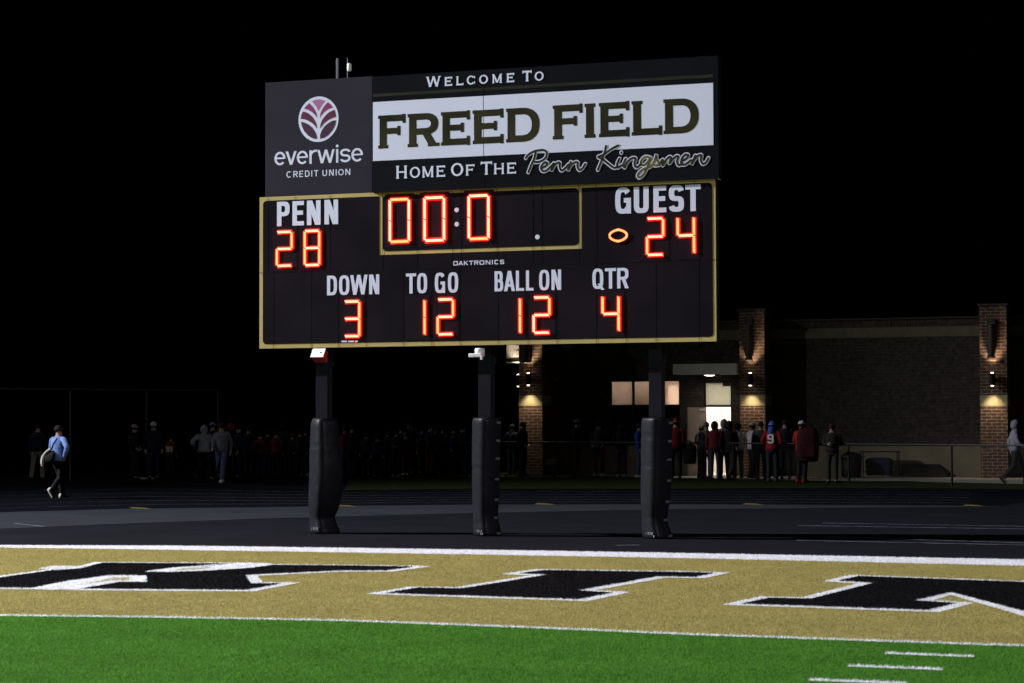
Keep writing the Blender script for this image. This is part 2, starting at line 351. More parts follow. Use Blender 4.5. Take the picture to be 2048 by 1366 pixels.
def sans(ch, w, h, t, n=2.6):
    b = t*.86; E = []
    if ch in 'EFLDPRBHKUNMITJ' and ch not in 'ITU': E.append(R_(0, 0, t, h))
    if ch == 'E': E += [R_(t*.5, h-b, w, h), R_(t*.5, 0, w, b), R_(t*.5, h*.52-b/2, w*.92, h*.52+b/2)]
    elif ch == 'F': E += [R_(t*.5, h-b, w, h), R_(t*.5, h*.5-b/2, w*.9, h*.5+b/2)]
    elif ch == 'L': E += [R_(t*.5, 0, w, b)]
    elif ch == 'I': E += [R_(w/2-t/2, 0, w/2+t/2, h)]
    elif ch == 'T': E += [R_(0, h-b, w, h), R_(w/2-t/2, 0, w/2+t/2, h-b*.5)]
    elif ch == 'H': E += [R_(w-t, 0, w, h), R_(t*.5, h*.5-b/2, w-t*.5, h*.5+b/2)]
    elif ch == 'N': E += [R_(w-t, 0, w, h), D_(t*.6, h, w-t*.6, 0, t*1.2)]
    elif ch == 'M': E += [R_(w-t, 0, w, h), D_(t*.55, h, w/2, 0, t*1.1), D_(w-t*.55, h, w/2, 0, t*1.1)]
    elif ch == 'D': E += [R_(t*.5, h-b, w*.5, h), R_(t*.5, 0, w*.5, b), O_(-w*.1, 0, w, h, t, b, -90, 90, n)]
    elif ch in 'PR':
        y = h*.42 if ch == 'R' else h*.40
        E += [R_(t*.5, h-b, w*.5, h), R_(t*.5, y, w*.5, y+b), O_(-w*.05, y, w*.98, h, t, b, -90, 90, n)]
        if ch == 'R': E.append(D_(w*.52, y+b*.5, w-t*.55, 0, t*1.1))
    elif ch == 'B':
        E += [R_(t*.5, h-b, w*.5, h), R_(t*.5, 0, w*.5, b), R_(t*.5, h*.52-b/2, w*.5, h*.52+b/2),
              O_(0, h*.52-b/2, w*.95, h, t, b, -90, 90, n), O_(0, 0, w, h*.52+b/2, t, b, -90, 90, n)]
    elif ch == 'U': E += [R_(0, h*.3, t, h), R_(w-t, h*.3, w, h), O_(0, 0, w, h*.62, t, b, 180, 360, n)]
    elif ch in 'OQ':
        E.append(O_(0, 0, w, h, t, b, 0, 360, n))
        if ch == 'Q': E.append(D_(w*.62, h*.26, w*.95, -h*.05, t*.95))
    elif ch == 'C': E.append(O_(0, 0, w, h, t, b, 48, 312, n))
    elif ch == 'G': E += [O_(0, 0, w, h, t, b, 35, 325, n), R_(w*.55, h*.42, w, h*.42+b), R_(w-t*.9, 0, w, h*.42+b*.5)]
    elif ch == 'S': E += [O_(0, h*.5-b/2, w, h, t, b, 12, 270, n), O_(0, 0, w, h*.5+b/2, t, b, -168, 90, n)]
    elif ch == 'A': E += [D_(t*.55, 0, w/2, h, t*1.1), D_(w-t*.55, 0, w/2, h, t*1.1), R_(w*.24, h*.22, w*.76, h*.22+b)]
    elif ch == 'W': E += [D_(t*.5, h, w*.27, 0, t), D_(w*.5, h, w*.27, 0, t), D_(w*.5, h, w*.73, 0, t), D_(w-t*.5, h, w*.73, 0, t)]
    elif ch == 'K': E += [D_(t*.7, h*.42, w-t*.6, h, t*1.25), D_(w*.38, h*.56, w-t*.6, 0, t*1.25)]
    elif ch == 'e': E += [O_(0, 0, w, h, t, b, -2, 318, 2.0), R_(t*.6, h*.46, w-t*.35, h*.46+b*.8)]
    elif ch == 'v': E += [D_(t*.55, h, w/2, 0, t*1.1), D_(w-t*.55, h, w/2, 0, t*1.1)]
    elif ch == 'w': return sans('W', w, h, t*1.05)
    elif ch == 'r': E += [R_(0, 0, t, h), O_(0, h*.10, w*1.75, h*1.03, t, b, 78, 165, 2)]
    elif ch == 'i': E += [R_(w/2-t/2, 0, w/2+t/2, h), O_(w/2-t*.6, h*1.12, w/2+t*.6, h*1.12+t*1.2, t*.6, t*.6)]
    elif ch == 's': return sans('S', w, h, t, 2.1)
    elif ch in '9': E += [O_(0, h*.4, w, h, t, b, 0, 360, n), R_(w-t, h*.25, w, h*.75), O_(0, 0, w, h*.55, t, b, 190, 360, n)]
    return E
def serif(ch, w, h, t, sw, sh, b=None):
    b = b or t*.8; o = sw; E = []                                    # o: overhang of the foot serifs, sh: their height
    def foot(x0, x1, y): E.append(R_(x0-o, y, x1+o, y+sh))
    def stem(x, top=True, bot=True):
        E.append(R_(x, 0, x+t, h))
        if bot: foot(x, x+t, 0)
        if top: foot(x, x+t, h-sh)
    if ch in 'EFLDRIH': stem(o)
    if ch in 'EF':
        E.append(R_(o+t*.5, h-b, w, h)); E.append(R_(w-sh, h-b*1.45, w, h+b*.12))
        ym = h*.52; xm = w*(.78 if ch == 'E' else .80); E.append(R_(o+t*.5, ym-b*.45, xm, ym+b*.45)); E.append(R_(xm-sh, ym-b*.8, xm, ym+b*.8))
    if ch in 'EL': E.append(R_(o+t*.5, 0, w, b)); E.append(R_(w-sh, -b*.12, w, b*1.45))
    if ch == 'D': E += [R_(o+t*.5, h-b, w*.5, h), R_(o+t*.5, 0, w*.5, b), O_(w*.0, 0, w, h, t, b, -90, 90, 2.25)]
    if ch == 'R':
        y = h*.38; E += [R_(o+t*.5, h-b, w*.55, h), R_(o+t*.5, y, w*.55, y+b), O_(w*.16, y, w*.96, h, t, b, -90, 90, 2.3), D_(w*.55, y+b*.5, w-t*.72-o, 0, t*1.1)]
        foot(w-t*1.25-o, w-o, 0)
    if ch == 'H': stem(w-t-o); E.append(R_(o+t*.5, h*.5-b*.4, w-o-t*.5, h*.5+b*.4))
    if ch == 'T':
        E += [R_(0, h-b, w, h), R_(0, h-b*1.5, sh, h+b*.15), R_(w-sh, h-b*1.5, w, h+b*.15), R_(w/2-t/2, 0, w/2+t/2, h-b*.5)]; foot(w/2-t/2, w/2+t/2, 0)
    if ch == 'W':
        q = (w-2*o)/4; x = [o, o+q*1.05, w/2, w-o-q*1.05, w-o]
        E += [D_(x[0]+t*.5, h, x[1], 0, t*1.05), D_(x[2], h*.98, x[1], 0, t*.8), D_(x[2], h*.98, x[3], 0, t*1.05), D_(x[4]-t*.5, h, x[3], 0, t*.8)]
        foot(x[0], x[0]+t, h-sh); foot(x[4]-t, x[4], h-sh); foot(x[2]-t*.4, x[2]+t*.4, h-sh)
    if ch == 'M':
        E += [R_(o, 0, o+t*.85, h), R_(w-o-t, 0, w-o, h), D_(o+t*.5, h, w/2, h*.05, t), D_(w-o-t*.5, h, w/2, h*.05, t*.8)]
        foot(o, o+t*.85, 0); foot(w-o-t, w-o, 0); foot(o, o+t*.5, h-sh); foot(w-o-t*.5, w-o, h-sh)
    if ch == 'C': E += [O_(0, 0, w, h, t, b*.9, 38, 322, 2), R_(w-sh*1.3, h*.66, w-sh*.2, h*.93), R_(w-sh*1.3, h*.07, w-sh*.2, h*.34)]
    if ch == 'O': E += [O_(0, 0, w, h, t, b*.9, 0, 360, 2)]
    return E
def lay(mb, els, x0, z0, Y, grow=0., k=[0]):
    for i, (kind, d) in enumerate(els):
        y = Y - .00008*(i+1)
        polys = ring_polys(d, grow) if kind == 'r' else [poly_offset(d, grow) if grow else d]
        for p in polys: mb.add([(x0+a, y, z0+c) for a, c in p], [tuple(range(len(p)))])
def word(name, parent, chars, base, cap, Y, m, style='sans', t=None, small=None, outline=None, tw=.2, n=2.6, sw=.03, sh=.075):
    """chars: (char, left px, right px); base/cap: ((px, py), (px, py)) two points of the baseline and of the cap line"""
    zb = sum(onY(*p, Y)[1] for p in base)/len(base); zc = sum(onY(*p, Y)[1] for p in cap)/len(cap); h = zc-zb
    ym = sum(p[1] for p in base)/len(base)
    f = MB(); g = MB()
    for ch, a, b in chars:
        yy = base[0][1] + (base[-1][1]-base[0][1])*((a+b)/2-base[0][0])/max(1e-6, base[-1][0]-base[0][0])
        xa, xb = onY(a, yy, Y)[0], onY(b, yy, Y)[0]; hh = h
        c = ch
        if small and ch.islower() and style == 'serif': hh = h*small; c = ch.upper()
        d = outline or 0.
        els = sans(c, xb-xa-2*d, hh-2*d, (t or tw*hh)-2*d*(1 if d else 0), n) if style == 'sans' else serif(c, xb-xa-2*d, hh-2*d, (t or tw)*hh-2*d, sw*hh, sh*hh-d, (t or tw)*hh*.82-2*d)
        lay(f, els, xa+d, zb+d, Y-(.0010 if d else 0))
        if d: lay(g, els, xa+d, zb+d, Y, grow=d)
    if outline: g.build(name+'_edge' if False else 'letter_edging', M_inkb, parent)
    return f.build(name, m, parent)

sb = thing('scoreboard', 'black scoreboard on three posts with red lit digits under a white name sign', 'scoreboard')
def ppoly(mb, pts, Y, th=.0, k=0):
    """front-facing flat polygon from photo points on plane Y"""
    q = [onY(*p, Y) for p in pts]; mb.add([(x, Y, z) for x, z in q], tess(q)); return mb
def rrect(x0, z0, x1, z1, r, corners=(1,1,1,1), n=6):
    out = []
    for i, (cx, cz, a) in enumerate(((x1-r, z1-r, 0), (x0+r, z1-r, 90), (x0+r, z0+r, 180), (x1-r, z0+r, 270))):
        if corners[i]: out += [(cx+r*math.cos(math.radians(a+90*j/n)), cz+r*math.sin(math.radians(a+90*j/n))) for j in range(n+1)]
        else: out.append(((x1, z1), (x0, z1), (x0, z0), (x1, z0))[i])
    return out
XL, XR, ZB, ZT = -14.440, -6.8454, 3.000, 5.4663
MB().box(XL, XR, YB+.012, YB+.24, ZB, ZT).build('cabinet', M_case, sb, bevel=.006)
gm = MB(); gm.box(XL-.004, XR+.004, YB, YB+.011, ZB-.004, ZT+.004); gm.build('gold_frame', M_trim, sb)
Yp = YB-.004
x_in0, z_in0 = onY(525.5, 688.5, Yp); x_in1 = onY(1425.5, 500, Yp)[0]; z_in1 = ZT-.058
cx0, cz0 = onY(759, 510, Yp); cx1 = onY(1163.7, 497.6, Yp)[0]
r = .062; outer = rrect(x_in0, z_in0, x_in1, z_in1, r)
# main black face: rounded rectangle with the clock box cut out of its top edge
pts = [p for p in outer]
i_left = next(i for i, p in enumerate(pts) if p[0] < -13)           # first point of the upper left corner
face = pts[:i_left] + [(cx1, z_in1), (cx1, cz0), (cx0, cz0), (cx0, z_in1)] + pts[i_left:]
fm = MB(); fm.add([(x, Yp, z) for x, z in face], tess(face)); fm.build('score_face', M_black, sb)
kx0, kz0 = onY(765.3, 502.6, Yp); kx1 = onY(1157.2, 489.2, Yp)[0]; kz1 = ZT-.056
kf = rrect(kx0, kz0, kx1, kz1, r); km = MB(); km.add([(x, Yp, z) for x, z in kf], tess(kf)); km.build('clock_face', M_black, sb)
# seams between the cabinet panels
sm = MB()
Zmid = onY(519, 546, Yp)[1]
sm.box(XL, XR, Yp-.002, Yp-.001, Zmid-.004, Zmid+.004)
for px in (547, 622, 676, 732.7, 806.5, 863.3, 920, 996, 1056, 1113.5, 1192.5, 1252, 1312, 1398):
    x = onY(px, 620, Yp)[0]; sm.box(x-.0035, x+.0035, Yp-.0022, Yp-.0012, ZB, Zmid)
for px in (536, 590, 660, 765.3, 834.2, 904.7, 922.6, 993.7, 1065.7, 1084, 1158, 1193, 1390):
    x = onY(px, 450, Yp)[0]; sm.box(x-.0035, x+.0035, Yp-.0024, Yp-.0014, Zmid+.005, ZT)
sm.build('panel_seams', M_seam, sb)

# ---- LED digits
M_led = emat('led_amber', (5., .80, .22), 1.0)
M_halo = emat('led_halo_red', (.50, .002, .003), 1.0)  # even red emission standing in for the bloom around the segments
M_ledb = emat('led_hot', (8., 1.15, .62), 1.0)
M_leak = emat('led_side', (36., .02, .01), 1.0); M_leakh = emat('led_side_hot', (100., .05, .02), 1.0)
DIG = {'0': 'abcdef', '1': 'bc', '2': 'abged', '3': 'abgcd', '4': 'fgbc', '8': 'abcdefg'}
def led_bar(mb, x0, x1, z0, z1, Y, horiz, th):
    L = (x1-x0) if horiz else (z1-z0); n = max(5, round(L/.0285)); sl = th*.30
    for i in range(n):
        u = (i+.5)/n; e = min(u, 1-u)*L; hh = min(th/2, e*.95+.012)
        if horiz: c = (x0+u*L, (z0+z1)/2); a = (-sl*hh/(th/2), hh); wv = (.0138, 0)
        else: c = ((x0+x1)/2, z0+u*L); a = (hh, -sl*hh/(th/2)); wv = (0, .0138)
        q = [(c[0]-a[0]-wv[0], c[1]-a[1]-wv[1]), (c[0]-a[0]+wv[0], c[1]-a[1]+wv[1]), (c[0]+a[0]+wv[0], c[1]+a[1]+wv[1]), (c[0]+a[0]-wv[0], c[1]+a[1]-wv[1])]
        mb.add([(p[0], Y, p[1]) for p in q] + [(c[0]+(p[0]-c[0])*.95, Y-.016, c[1]+(p[1]-c[1])*.95) for p in q], [(4,5,6,7),(0,1,5,4),(1,2,6,5),(2,3,7,6),(3,0,4,7)])
def digit(ch, l, r_, t, b, th=.055, hot=''):
    Y = Yp-.003; xa, za = onY(l, b, Y); xb, _ = onY(r_, b, Y); zt = onY((l+r_)/2, t, Y)[1]; zb_ = onY((l+r_)/2, b, Y)[1]
    pad = .06
    pf = rrect(xa-pad, zb_-pad, xb+pad, zt+pad, .012, n=3)
    pm = MB(); pm.add([(x, Y, z) for x, z in pf], tess(pf)); d = pm.build('digit', M_digit, sb)
    Y -= .001; zm = (zt+zb_)/2; g = .012; h = th/2
    segs = {'a': (xa+h+g, xb-h-g, zt-th, zt, 1), 'd': (xa+h+g, xb-h-g, zb_, zb_+th, 1), 'g': (xa+h+g, xb-h-g, zm-h, zm+h, 1),
            'f': (xa, xa+th, zm+g*.7, zt-h-g, 0), 'b': (xb-th, xb, zm+g*.7, zt-h-g, 0), 'e': (xa, xa+th, zb_+h+g, zm-g*.7, 0), 'c': (xb-th, xb, zb_+h+g, zm-g*.7, 0)}
    for s in DIG[ch]:
        x0, x1, z0, z1, hz = segs[s]; mb = MB(); led_bar(mb, *((x0, x1, z0+.008, z1-.008) if hz else (x0+.008, x1-.008, z0, z1)), Y-.002, hz, th-.016)
        o = mb.build('led_segment', M_ledb if (hot == 'all' or s in hot) else M_led, d)
        e_ = .022 if hot == 'all' else .016
        lp = rrect(x0-e_, z0-e_, x1+e_, z1+e_, .02, n=3); lm = MB(); lm.add([(x, Y-.0002*'abcdefg'.index(s), z) for x, z in lp], tess(lp)); lm.build('lens', M_halo, d)  # halo plate under the segment: painted bloom, not a cover
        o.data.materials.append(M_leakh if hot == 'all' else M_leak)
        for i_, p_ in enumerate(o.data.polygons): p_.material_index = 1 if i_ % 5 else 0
digit('0', 777.3, 822.1, 395.4, 487, .058, 'bcef'); digit('0', 846.7, 892.3, 391.9, 484.6, .058, 'all'); digit('0', 935.2, 981.1, 387.9, 481.3, .058, 'abcef')
digit('2', 551.6, 587.2, 460.9, 534.9, .054, 'agd'); digit('8', 607.3, 642.5, 458.7, 533.5, .054, 'agd')
digit('3', 686.8, 722.6, 599.9, 675.8, .054, 'agd'); digit('1', 817.2, 853, 597, 673.4, .052); digit('2', 873.1, 910.1, 595.6, 671.9, .054, 'agd')
digit('2', 1291.5, 1330.6, 433.6, 513.2, .054, 'agd'); digit('4', 1353, 1392.2, 431.3, 511, .054, 'g')
digit('1', 1006.5, 1044, 593.4, 670.4, .052); digit('2', 1064.9, 1103.1, 591.7, 668.9, .054, 'agde'); digit('4', 1202.7, 1241.5, 589.2, 666.3, .054, 'g')
# possession marker: a football outline of LEDs
Y = Yp-.004; fx, fz = onY(1236.5, 471, Y); mb = MB()
for i in range(40):
    a = 2*PI*i/40; rx, rz = .138, .088; ca, sa = math.cos(a), math.sin(a); ex, ez = rx*math.copysign(abs(ca)**1.35, ca), rz*math.copysign(abs(sa)**1.0, sa)
    c = (fx+ex, fz+ez); d = Vector((.55*ca+.25, .9*sa+.35*(1 if sa >= 0 else -1))).normalized()*.0155; nn = Vector((-d.y, d.x)).normalized()*.0065
    q = [(c[0]-d.x-nn.x, c[1]-d.y-nn.y), (c[0]-d.x+nn.x, c[1]-d.y+nn.y), (c[0]+d.x+nn.x, c[1]+d.y+nn.y), (c[0]+d.x-nn.x, c[1]+d.y-nn.y)]
    mb.add([(p[0], Y, p[1]) for p in q] + [(p[0], Y-.014, p[1]) for p in q], [(4,5,6,7),(0,1,5,4),(1,2,6,5),(2,3,7,6),(3,0,4,7)])
mb.build('possession_light', M_led, sb)
dm = MB()
for px, py, rr in ((913.5, 420.0, .038), (913.5, 448.4, .038), (1074.9, 473.9, .038)):
    x, z = onY(px, py, Yp-.003); dm.loft([[(x+q*math.cos(2*PI*k/20), Yp-.003-y, z+q*math.sin(2*PI*k/20)) for k in range(20)] for q, y in ((rr, 0), (rr*.97, .002), (rr*.5, .0025))])
dm.build('clock_dots', M_white, sb, smooth=False)
st = MB()
for a, b in ((683, 694), (696.5, 708.5), (710.5, 715.5)):
    p, q = onY(a, 683, Yp), onY(b, 683, Yp); st.box(p[0], q[0], Yp-.004, Yp-.0005, p[1]-.012, p[1]+.012)
st.build('sticker', M_white, sb)

# ---- captions on the score face
Yl = Yp-.003
word('lettering', sb, [('P',553.9,579.7),('E',584.8,607.8),('N',613.7,641.1),('N',648.8,676.2)], ((566,452),(662,448.6)), ((566,403.2),(662,399.4)), Yl, M_white, t=.080, n=3)
word('lettering', sb, [('D',654,673.9),('O',678.1,698.7),('W',700.4,735),('N',738.3,758.5)], ((660,590.8),(745,588.4)), ((660,551.6),(745,548.9)), Yl, M_white, t=.055, n=3)
word('lettering', sb, [('T',811.7,832.3),('O',834.3,854.3)], ((820,587.2),(845,586.7)), ((820,546.9),(845,546.3)), Yl, M_white, t=.055, n=3)
word('lettering', sb, [('G',869.6,890.2),('O',895.8,916.4)], ((880,586),(905,585.4)), ((880,545.4),(905,544.7)), Yl, M_white, t=.055, n=3)
word('lettering', sb, [('G',1230.4,1262),('U',1267.8,1297.6),('E',1306.8,1332.7),('S',1337.9,1368),('T',1370.9,1401.7)], ((1245,427.5),(1386,422.2)), ((1245,374.6),(1386,369.6)), Yl, M_white, t=.084, n=3)
word('lettering', sb, [('B',989.2,1006.4),('A',1008,1030),('L',1031.9,1048),('L',1052,1067)], ((997,582.8),(1060,581.2)), ((997,542.4),(1060,540.6)), Yl, M_white, t=.050, n=3)
word('lettering', sb, [('O',1078.3,1098.6),('N',1103,1122.3)], ((1088,580.5),(1112,579.9)), ((1088,539.8),(1112,539.1)), Yl, M_white, t=.050, n=3)
word('lettering', sb, [('Q',1184.8,1206.7),('T',1210,1232.2),('R',1234.3,1257.5)], ((1195,578),(1245,576.6)), ((1195,537.2),(1245,535.6)), Yl, M_white, t=.053, n=3)
word('lettering', sb, [('D',906.6,915.8),('A',916.7,926.3),('K',927.8,936.4),('T',938,946.8),('R',948.4,957),('O',958.9,968.7),('N',971.3,980.8),('I',983.9,985.6),('C',988.8,997.2),('S',999.9,1008.3)],
     ((911,531),(1004,528)), ((911,522.4),(1004,519.2)), Yl, M_white, t=.0155, n=5)

# ---- sponsor panel
Ys = YB+.0
sx0, sz0 = onY(530.5, 391.5, Ys); sx1 = onY(745.3, 383, Ys)[0]; sz1 = onY(530.5, 165.5, Ys)[1]; sz0 = ZT+.006
sp = MB(); sp.box(sx0, sx1-.003, Ys, Ys+.16, sz0, sz1); spo = sp.build('sponsor_panel', M_grey, sb, bevel=.004)
Yq = Ys-.002
ex, ez = onY(636.9, 238.4, Yq); em = MB()
erx = (onY(677, 238, Yq)[0]-onY(596.9, 238, Yq)[0])/2; erz = (onY(637, 192.9, Yq)[1]-onY(637, 283.7, Yq)[1])/2
disc = [(ex+erx*math.cos(2*PI*k/64), ez+erz*math.sin(2*PI*k/64)) for k in range(64)]
em.add([(x, Yq, z) for x, z in disc], [tuple(range(64))]); emb = em.build('emblem', M_white, spo)
def catmull(P, n=5, closed=False):
    out = []; N = len(P)
    for i in range(N if closed else N-1):
        g = (lambda j: P[j % N]) if closed else (lambda j: P[max(0, min(N-1, j))])
        p0, p1, p2, p3 = g(i-1), g(i), g(i+1), g(i+2)
        for k in range(n):
            t = k/n; out.append(tuple(.5*(2*p1[a]+(p2[a]-p0[a])*t+(2*p0[a]-5*p1[a]+4*p2[a]-p3[a])*t*t+(3*p1[a]-p0[a]-3*p2[a]+p3[a])*t**3) for a in (0, 1)))
    if not closed: out.append(tuple(P[-1]))
    return out
petals = [((.36,.13,.30), [(540,280),(640,240),(740,230),(875,265),(800,350),(745,440),(705,520),(660,430),(600,345)]),
 ((.215,.02,.115), [(475,328),(405,390),(350,465),(450,490),(560,560),(630,630),(668,690),(660,600),(620,500),(560,410)]),
 ((.215,.02,.115), [(940,298),(1005,355),(1062,430),(940,475),(840,550),(780,620),(742,695),(750,600),(790,490),(860,385)]),
 ((.088,.008,.036), [(318,535),(280,620),(265,715),(350,720),(450,760),(560,830),(630,900),(668,965),(660,860),(620,760),(550,660),(460,580),(380,545)]),
 ((.088,.008,.036), [(1100,490),(1130,570),(1143,665),(1050,690),(950,745),(850,820),(790,890),(742,955),(755,850),(800,740),(880,630),(970,550)]),
 ((.042,.008,.036), [(268,792),(350,805),(450,850),(550,930),(620,1030),(660,1130),(668,1218),(560,1200),(450,1130),(350,1020),(295,900)]),
 ((.042,.008,.036), [(1143,748),(1050,765),(950,820),(850,910),(790,1000),(750,1100),(742,1210),(850,1185),(960,1110),(1060,990),(1120,870)])]
pet = {}
for col, P in petals: pet.setdefault(col, []).append(P)
for i, (col, Ps) in enumerate(pet.items()):
    pm = MB(); Y2 = Yq-.002
    for P in Ps:
        q = [onY(580+x/12.417, 180+y/12.417, Y2) for x, y in P]; pm.add([(x, Y2, z) for x, z in q], tess(q))
    pm.build('emblem_petal', mat('petal_%d' % i, col, .5, .3), spo)
word('lettering', spo, [('e',548.8,571),('v',571.3,593.2),('e',593.6,615.9),('r',618.9,633.6),('w',634.7,669.3),('i',671.6,677.2),('s',680.2,701.1),('e',702.7,726)],
     ((560,330.6),(714,323.2)), ((560,303.6),(714,296.2)), Yq, M_white, t=.039, n=2.1)
word('lettering', spo, [('C',573,583.2),('R',586.6,595.7),('E',598.5,606.3),('D',610,619.2),('I',622.6,624.5),('T',628,636.6)], ((577,355.2),(632,352.8)), ((577,342.6),(632,340.3)), Yq, M_white, t=.0165, n=2.2)
word('lettering', spo, [('U',644.9,654.1),('N',658.2,667.5),('I',671.5,673.4),('O',676.4,687.4),('N',690.8,700.6)],
     ((649,352.1),(695,350.0)), ((649,339.6),(695,337.6)), Yq, M_white, t=.0165, n=2.2)

# ---- welcome sign above the score face
Yw = YB-.05
wx0 = onY(745.8, 260, Yw)[0]; wx1, wz1 = onY(1436.3, 111, Yw); wz0 = onY(1437, 357, Yw)[1]
wo = MB().box(wx0, wx1, Yw, Yw+.2, wz0, wz1).build('welcome_sign', M_signb, sb, bevel=.004)
Yv = Yw-.003
ax, az1 = onY(746.6, 205.3, Yv); _, az0 = onY(746.6, 322.7, Yv); bx, bz1 = onY(1426, 164.5, Yv); _, bz0 = onY(1426, 289.4, Yv)
MB().box(wx0+.001, bx, Yv, Yw-.0005, (az0+bz0)/2, (az1+bz1)/2).build('white_field', M_signw, wo)
_, o1 = onY(1425, 148.6, Yv); _, o0 = onY(1425, 154.6, Yv)
MB().box(wx0+.001, bx, Yv+.001, Yw-.0005, o0, o1).build('olive_stripe', M_oband, wo)
ws = MB()
for px in (966.5,):
    x = onY(px, 200, Yv)[0]; ws.box(x-.003, x+.003, Yv-.0012, Yv-.0002, wz0, wz1)
ws.build('panel_seams', M_seam, wo)
Yt = Yv-.002
word('lettering', wo, [('F',756.2,811.2),('R',815.2,878.9),('E',882,939.8),('E',945.1,1006.9),('D',1012.1,1079)], ((760,297.6),(1015,284.6)), ((760,231.3),(1015,217)), Yt, M_olive, 'serif', tw=.235, outline=.0125, sw=.045, sh=.078)
word('lettering', wo, [('F',1105.5,1165.3),('I',1169.1,1190.9),('E',1197.8,1258.6),('L',1263.3,1324.3),('D',1327,1397.3)], ((1108,279.7),(1330,267.4)), ((1108,211.4),(1330,198.4)), Yt, M_olive, 'serif', tw=.235, outline=.0125, sw=.045, sh=.078)
word('lettering', wo, [('W',852.1,881.9),('e',889.1,904.3),('l',912.4,927),('c',933.5,950.3),('o',958.2,976),('m',984.5,1003.9),('e',1013.2,1028.4)], ((860,173.9),(1020,164.6)), ((860,153.2),(1020,143.4)), Yt, M_white, 'serif', tw=.205, small=.86, sw=.04, sh=.085)
word('lettering', wo, [('T',1044.9,1063.6),('o',1069.3,1087.4)], ((1054,162.8),(1078,161.5)), ((1054,141.2),(1078,140)), Yt, M_white, 'serif', tw=.205, small=.86, sw=.04, sh=.085)
word('lettering', wo, [('H',792,814.3),('o',819.7,840.2),('m',844.5,867.1),('e',872.7,890.2)], ((802,357.1),(880,353.6)), ((802,331.2),(880,327.7)), Yt, M_white, 'serif', tw=.185, small=.86, sw=.04, sh=.075)
word('lettering', wo, [('O',902.1,926.6),('f',931.5,949)], ((914,352.2),(940,351)), ((914,326),(940,324.6)), Yt, M_white, 'serif', tw=.185, small=.84, sw=.04, sh=.075)
word('lettering', wo, [('T',961.4,984.2),('h',987.8,1008.4),('e',1013.8,1032)], ((973,349.2),(1023,347.4)), ((973,323.3),(1023,320.9)), Yt, M_white, 'serif', tw=.185, small=.84, sw=.04, sh=.075)
# brush script, white edge under a dark reflecting and a gold foil stroke
SCRIPT = [('b', [(60,185),(80,155),(130,122),(190,106),(245,104),(273,130),(262,180),(215,216),(165,226),(150,222)]), ('b', [(160,130),(145,190),(112,262),(86,330)]),
 ('b', [(225,285),(262,268),(280,240),(262,228),(232,248),(214,285),(234,318),(275,308),(312,275),(340,245)]), ('b', [(345,238),(330,285),(322,315),(350,262),(385,232),(408,238),(405,275),(425,312),(458,292),(495,250)]),
 ('b', [(520,225),(500,275),(494,308),(525,255),(570,226),(592,235),(588,270),(608,306),(640,288),(668,245)]),
 ('b', [(880,62),(868,120),(838,205),(797,305)]), ('b', [(1005,55),(930,96),(850,152),(800,172),(832,190)]), ('b', [(842,192),(900,240),(962,284),(1000,270)]),
 ('b', [(1018,192),(995,245),(1000,283),(1040,258)]), ('b', [(1037,126),(1039,130)]),
 ('b', [(1082,192),(1062,240),(1055,262),(1075,282),(1080,262),(1110,215),(1150,185),(1184,190),(1172,235),(1180,272),(1205,276),(1236,245)]),
 ('g', [(1335,182),(1285,172),(1245,205),(1240,250),(1275,255),(1315,215),(1340,178),(1318,250),(1270,345),(1225,386),(1207,355),(1255,305),(1330,276)]),
 ('g', [(1340,270),(1378,215),(1396,155),(1400,195),(1420,235),(1395,262),(1355,250)]),
 ('b', [(1425,258),(1462,200),(1462,262),(1500,200),(1532,172),(1545,185),(1530,240),(1565,195),(1605,165),(1622,175),(1608,225),(1628,258),(1660,235)]),
 ('b', [(1660,212),(1705,190),(1722,155),(1690,152),(1655,195),(1656,248),(1695,248),(1750,205)]),
 ('b', [(1795,160),(1770,215),(1756,250),(1790,195),(1830,158),(1858,158),(1852,205),(1872,244),(1905,228),(1930,185)])]
def ribbon(mb, P, wd, Y, rise):
    P = catmull(P, 6) if len(P) > 2 else P
    q = [Vector(onY(1040+x/5.12, 280+y/5.12, Yt)) for x, y in P]; L = []; Rr = []
    for i, p in enumerate(q):
        d = (q[min(i+1, len(q)-1)]-q[max(i-1, 0)]).normalized(); n = Vector((-d.y, d.x))*wd; L.append(p+n); Rr.append(p-n)
    for i in range(len(q)-1):
        y = Y-rise*i/len(q)
        mb.add([(L[i].x, y, L[i].y), (Rr[i].x, y, Rr[i].y), (Rr[i+1].x, y-rise/len(q), Rr[i+1].y), (L[i+1].x, y-rise/len(q), L[i+1].y)], [(0, 1, 2, 3)])
    for e, j in ((q[0], 0), (q[-1], 1)):
        mb.add([(e.x+wd*math.cos(2*PI*k/12), Y-rise*(1.02 if j else -.02)-.00005, e.y+wd*math.sin(2*PI*k/12)) for k in range(12)], [tuple(range(12))])
we = MB(); bz = MB(); gz = MB(); we2 = MB(); bz2 = MB()
for i, (c, P) in enumerate(SCRIPT):
    if i == 5: we.build('script_edging', M_white, wo); bz.build('script_lettering', M_olive, wo); we, bz = we2, bz2
    ribbon(we, P, .0315, Yt-.0001*i, .0003)
    ribbon(bz if c == 'b' else gz, P, .0170, Yt-.0024-.0001*i, .0003)
we.build('script_edging', M_white, wo); bz.build('script_lettering', M_olive, wo); gz.build('script_lettering', M_gfoil, wo)

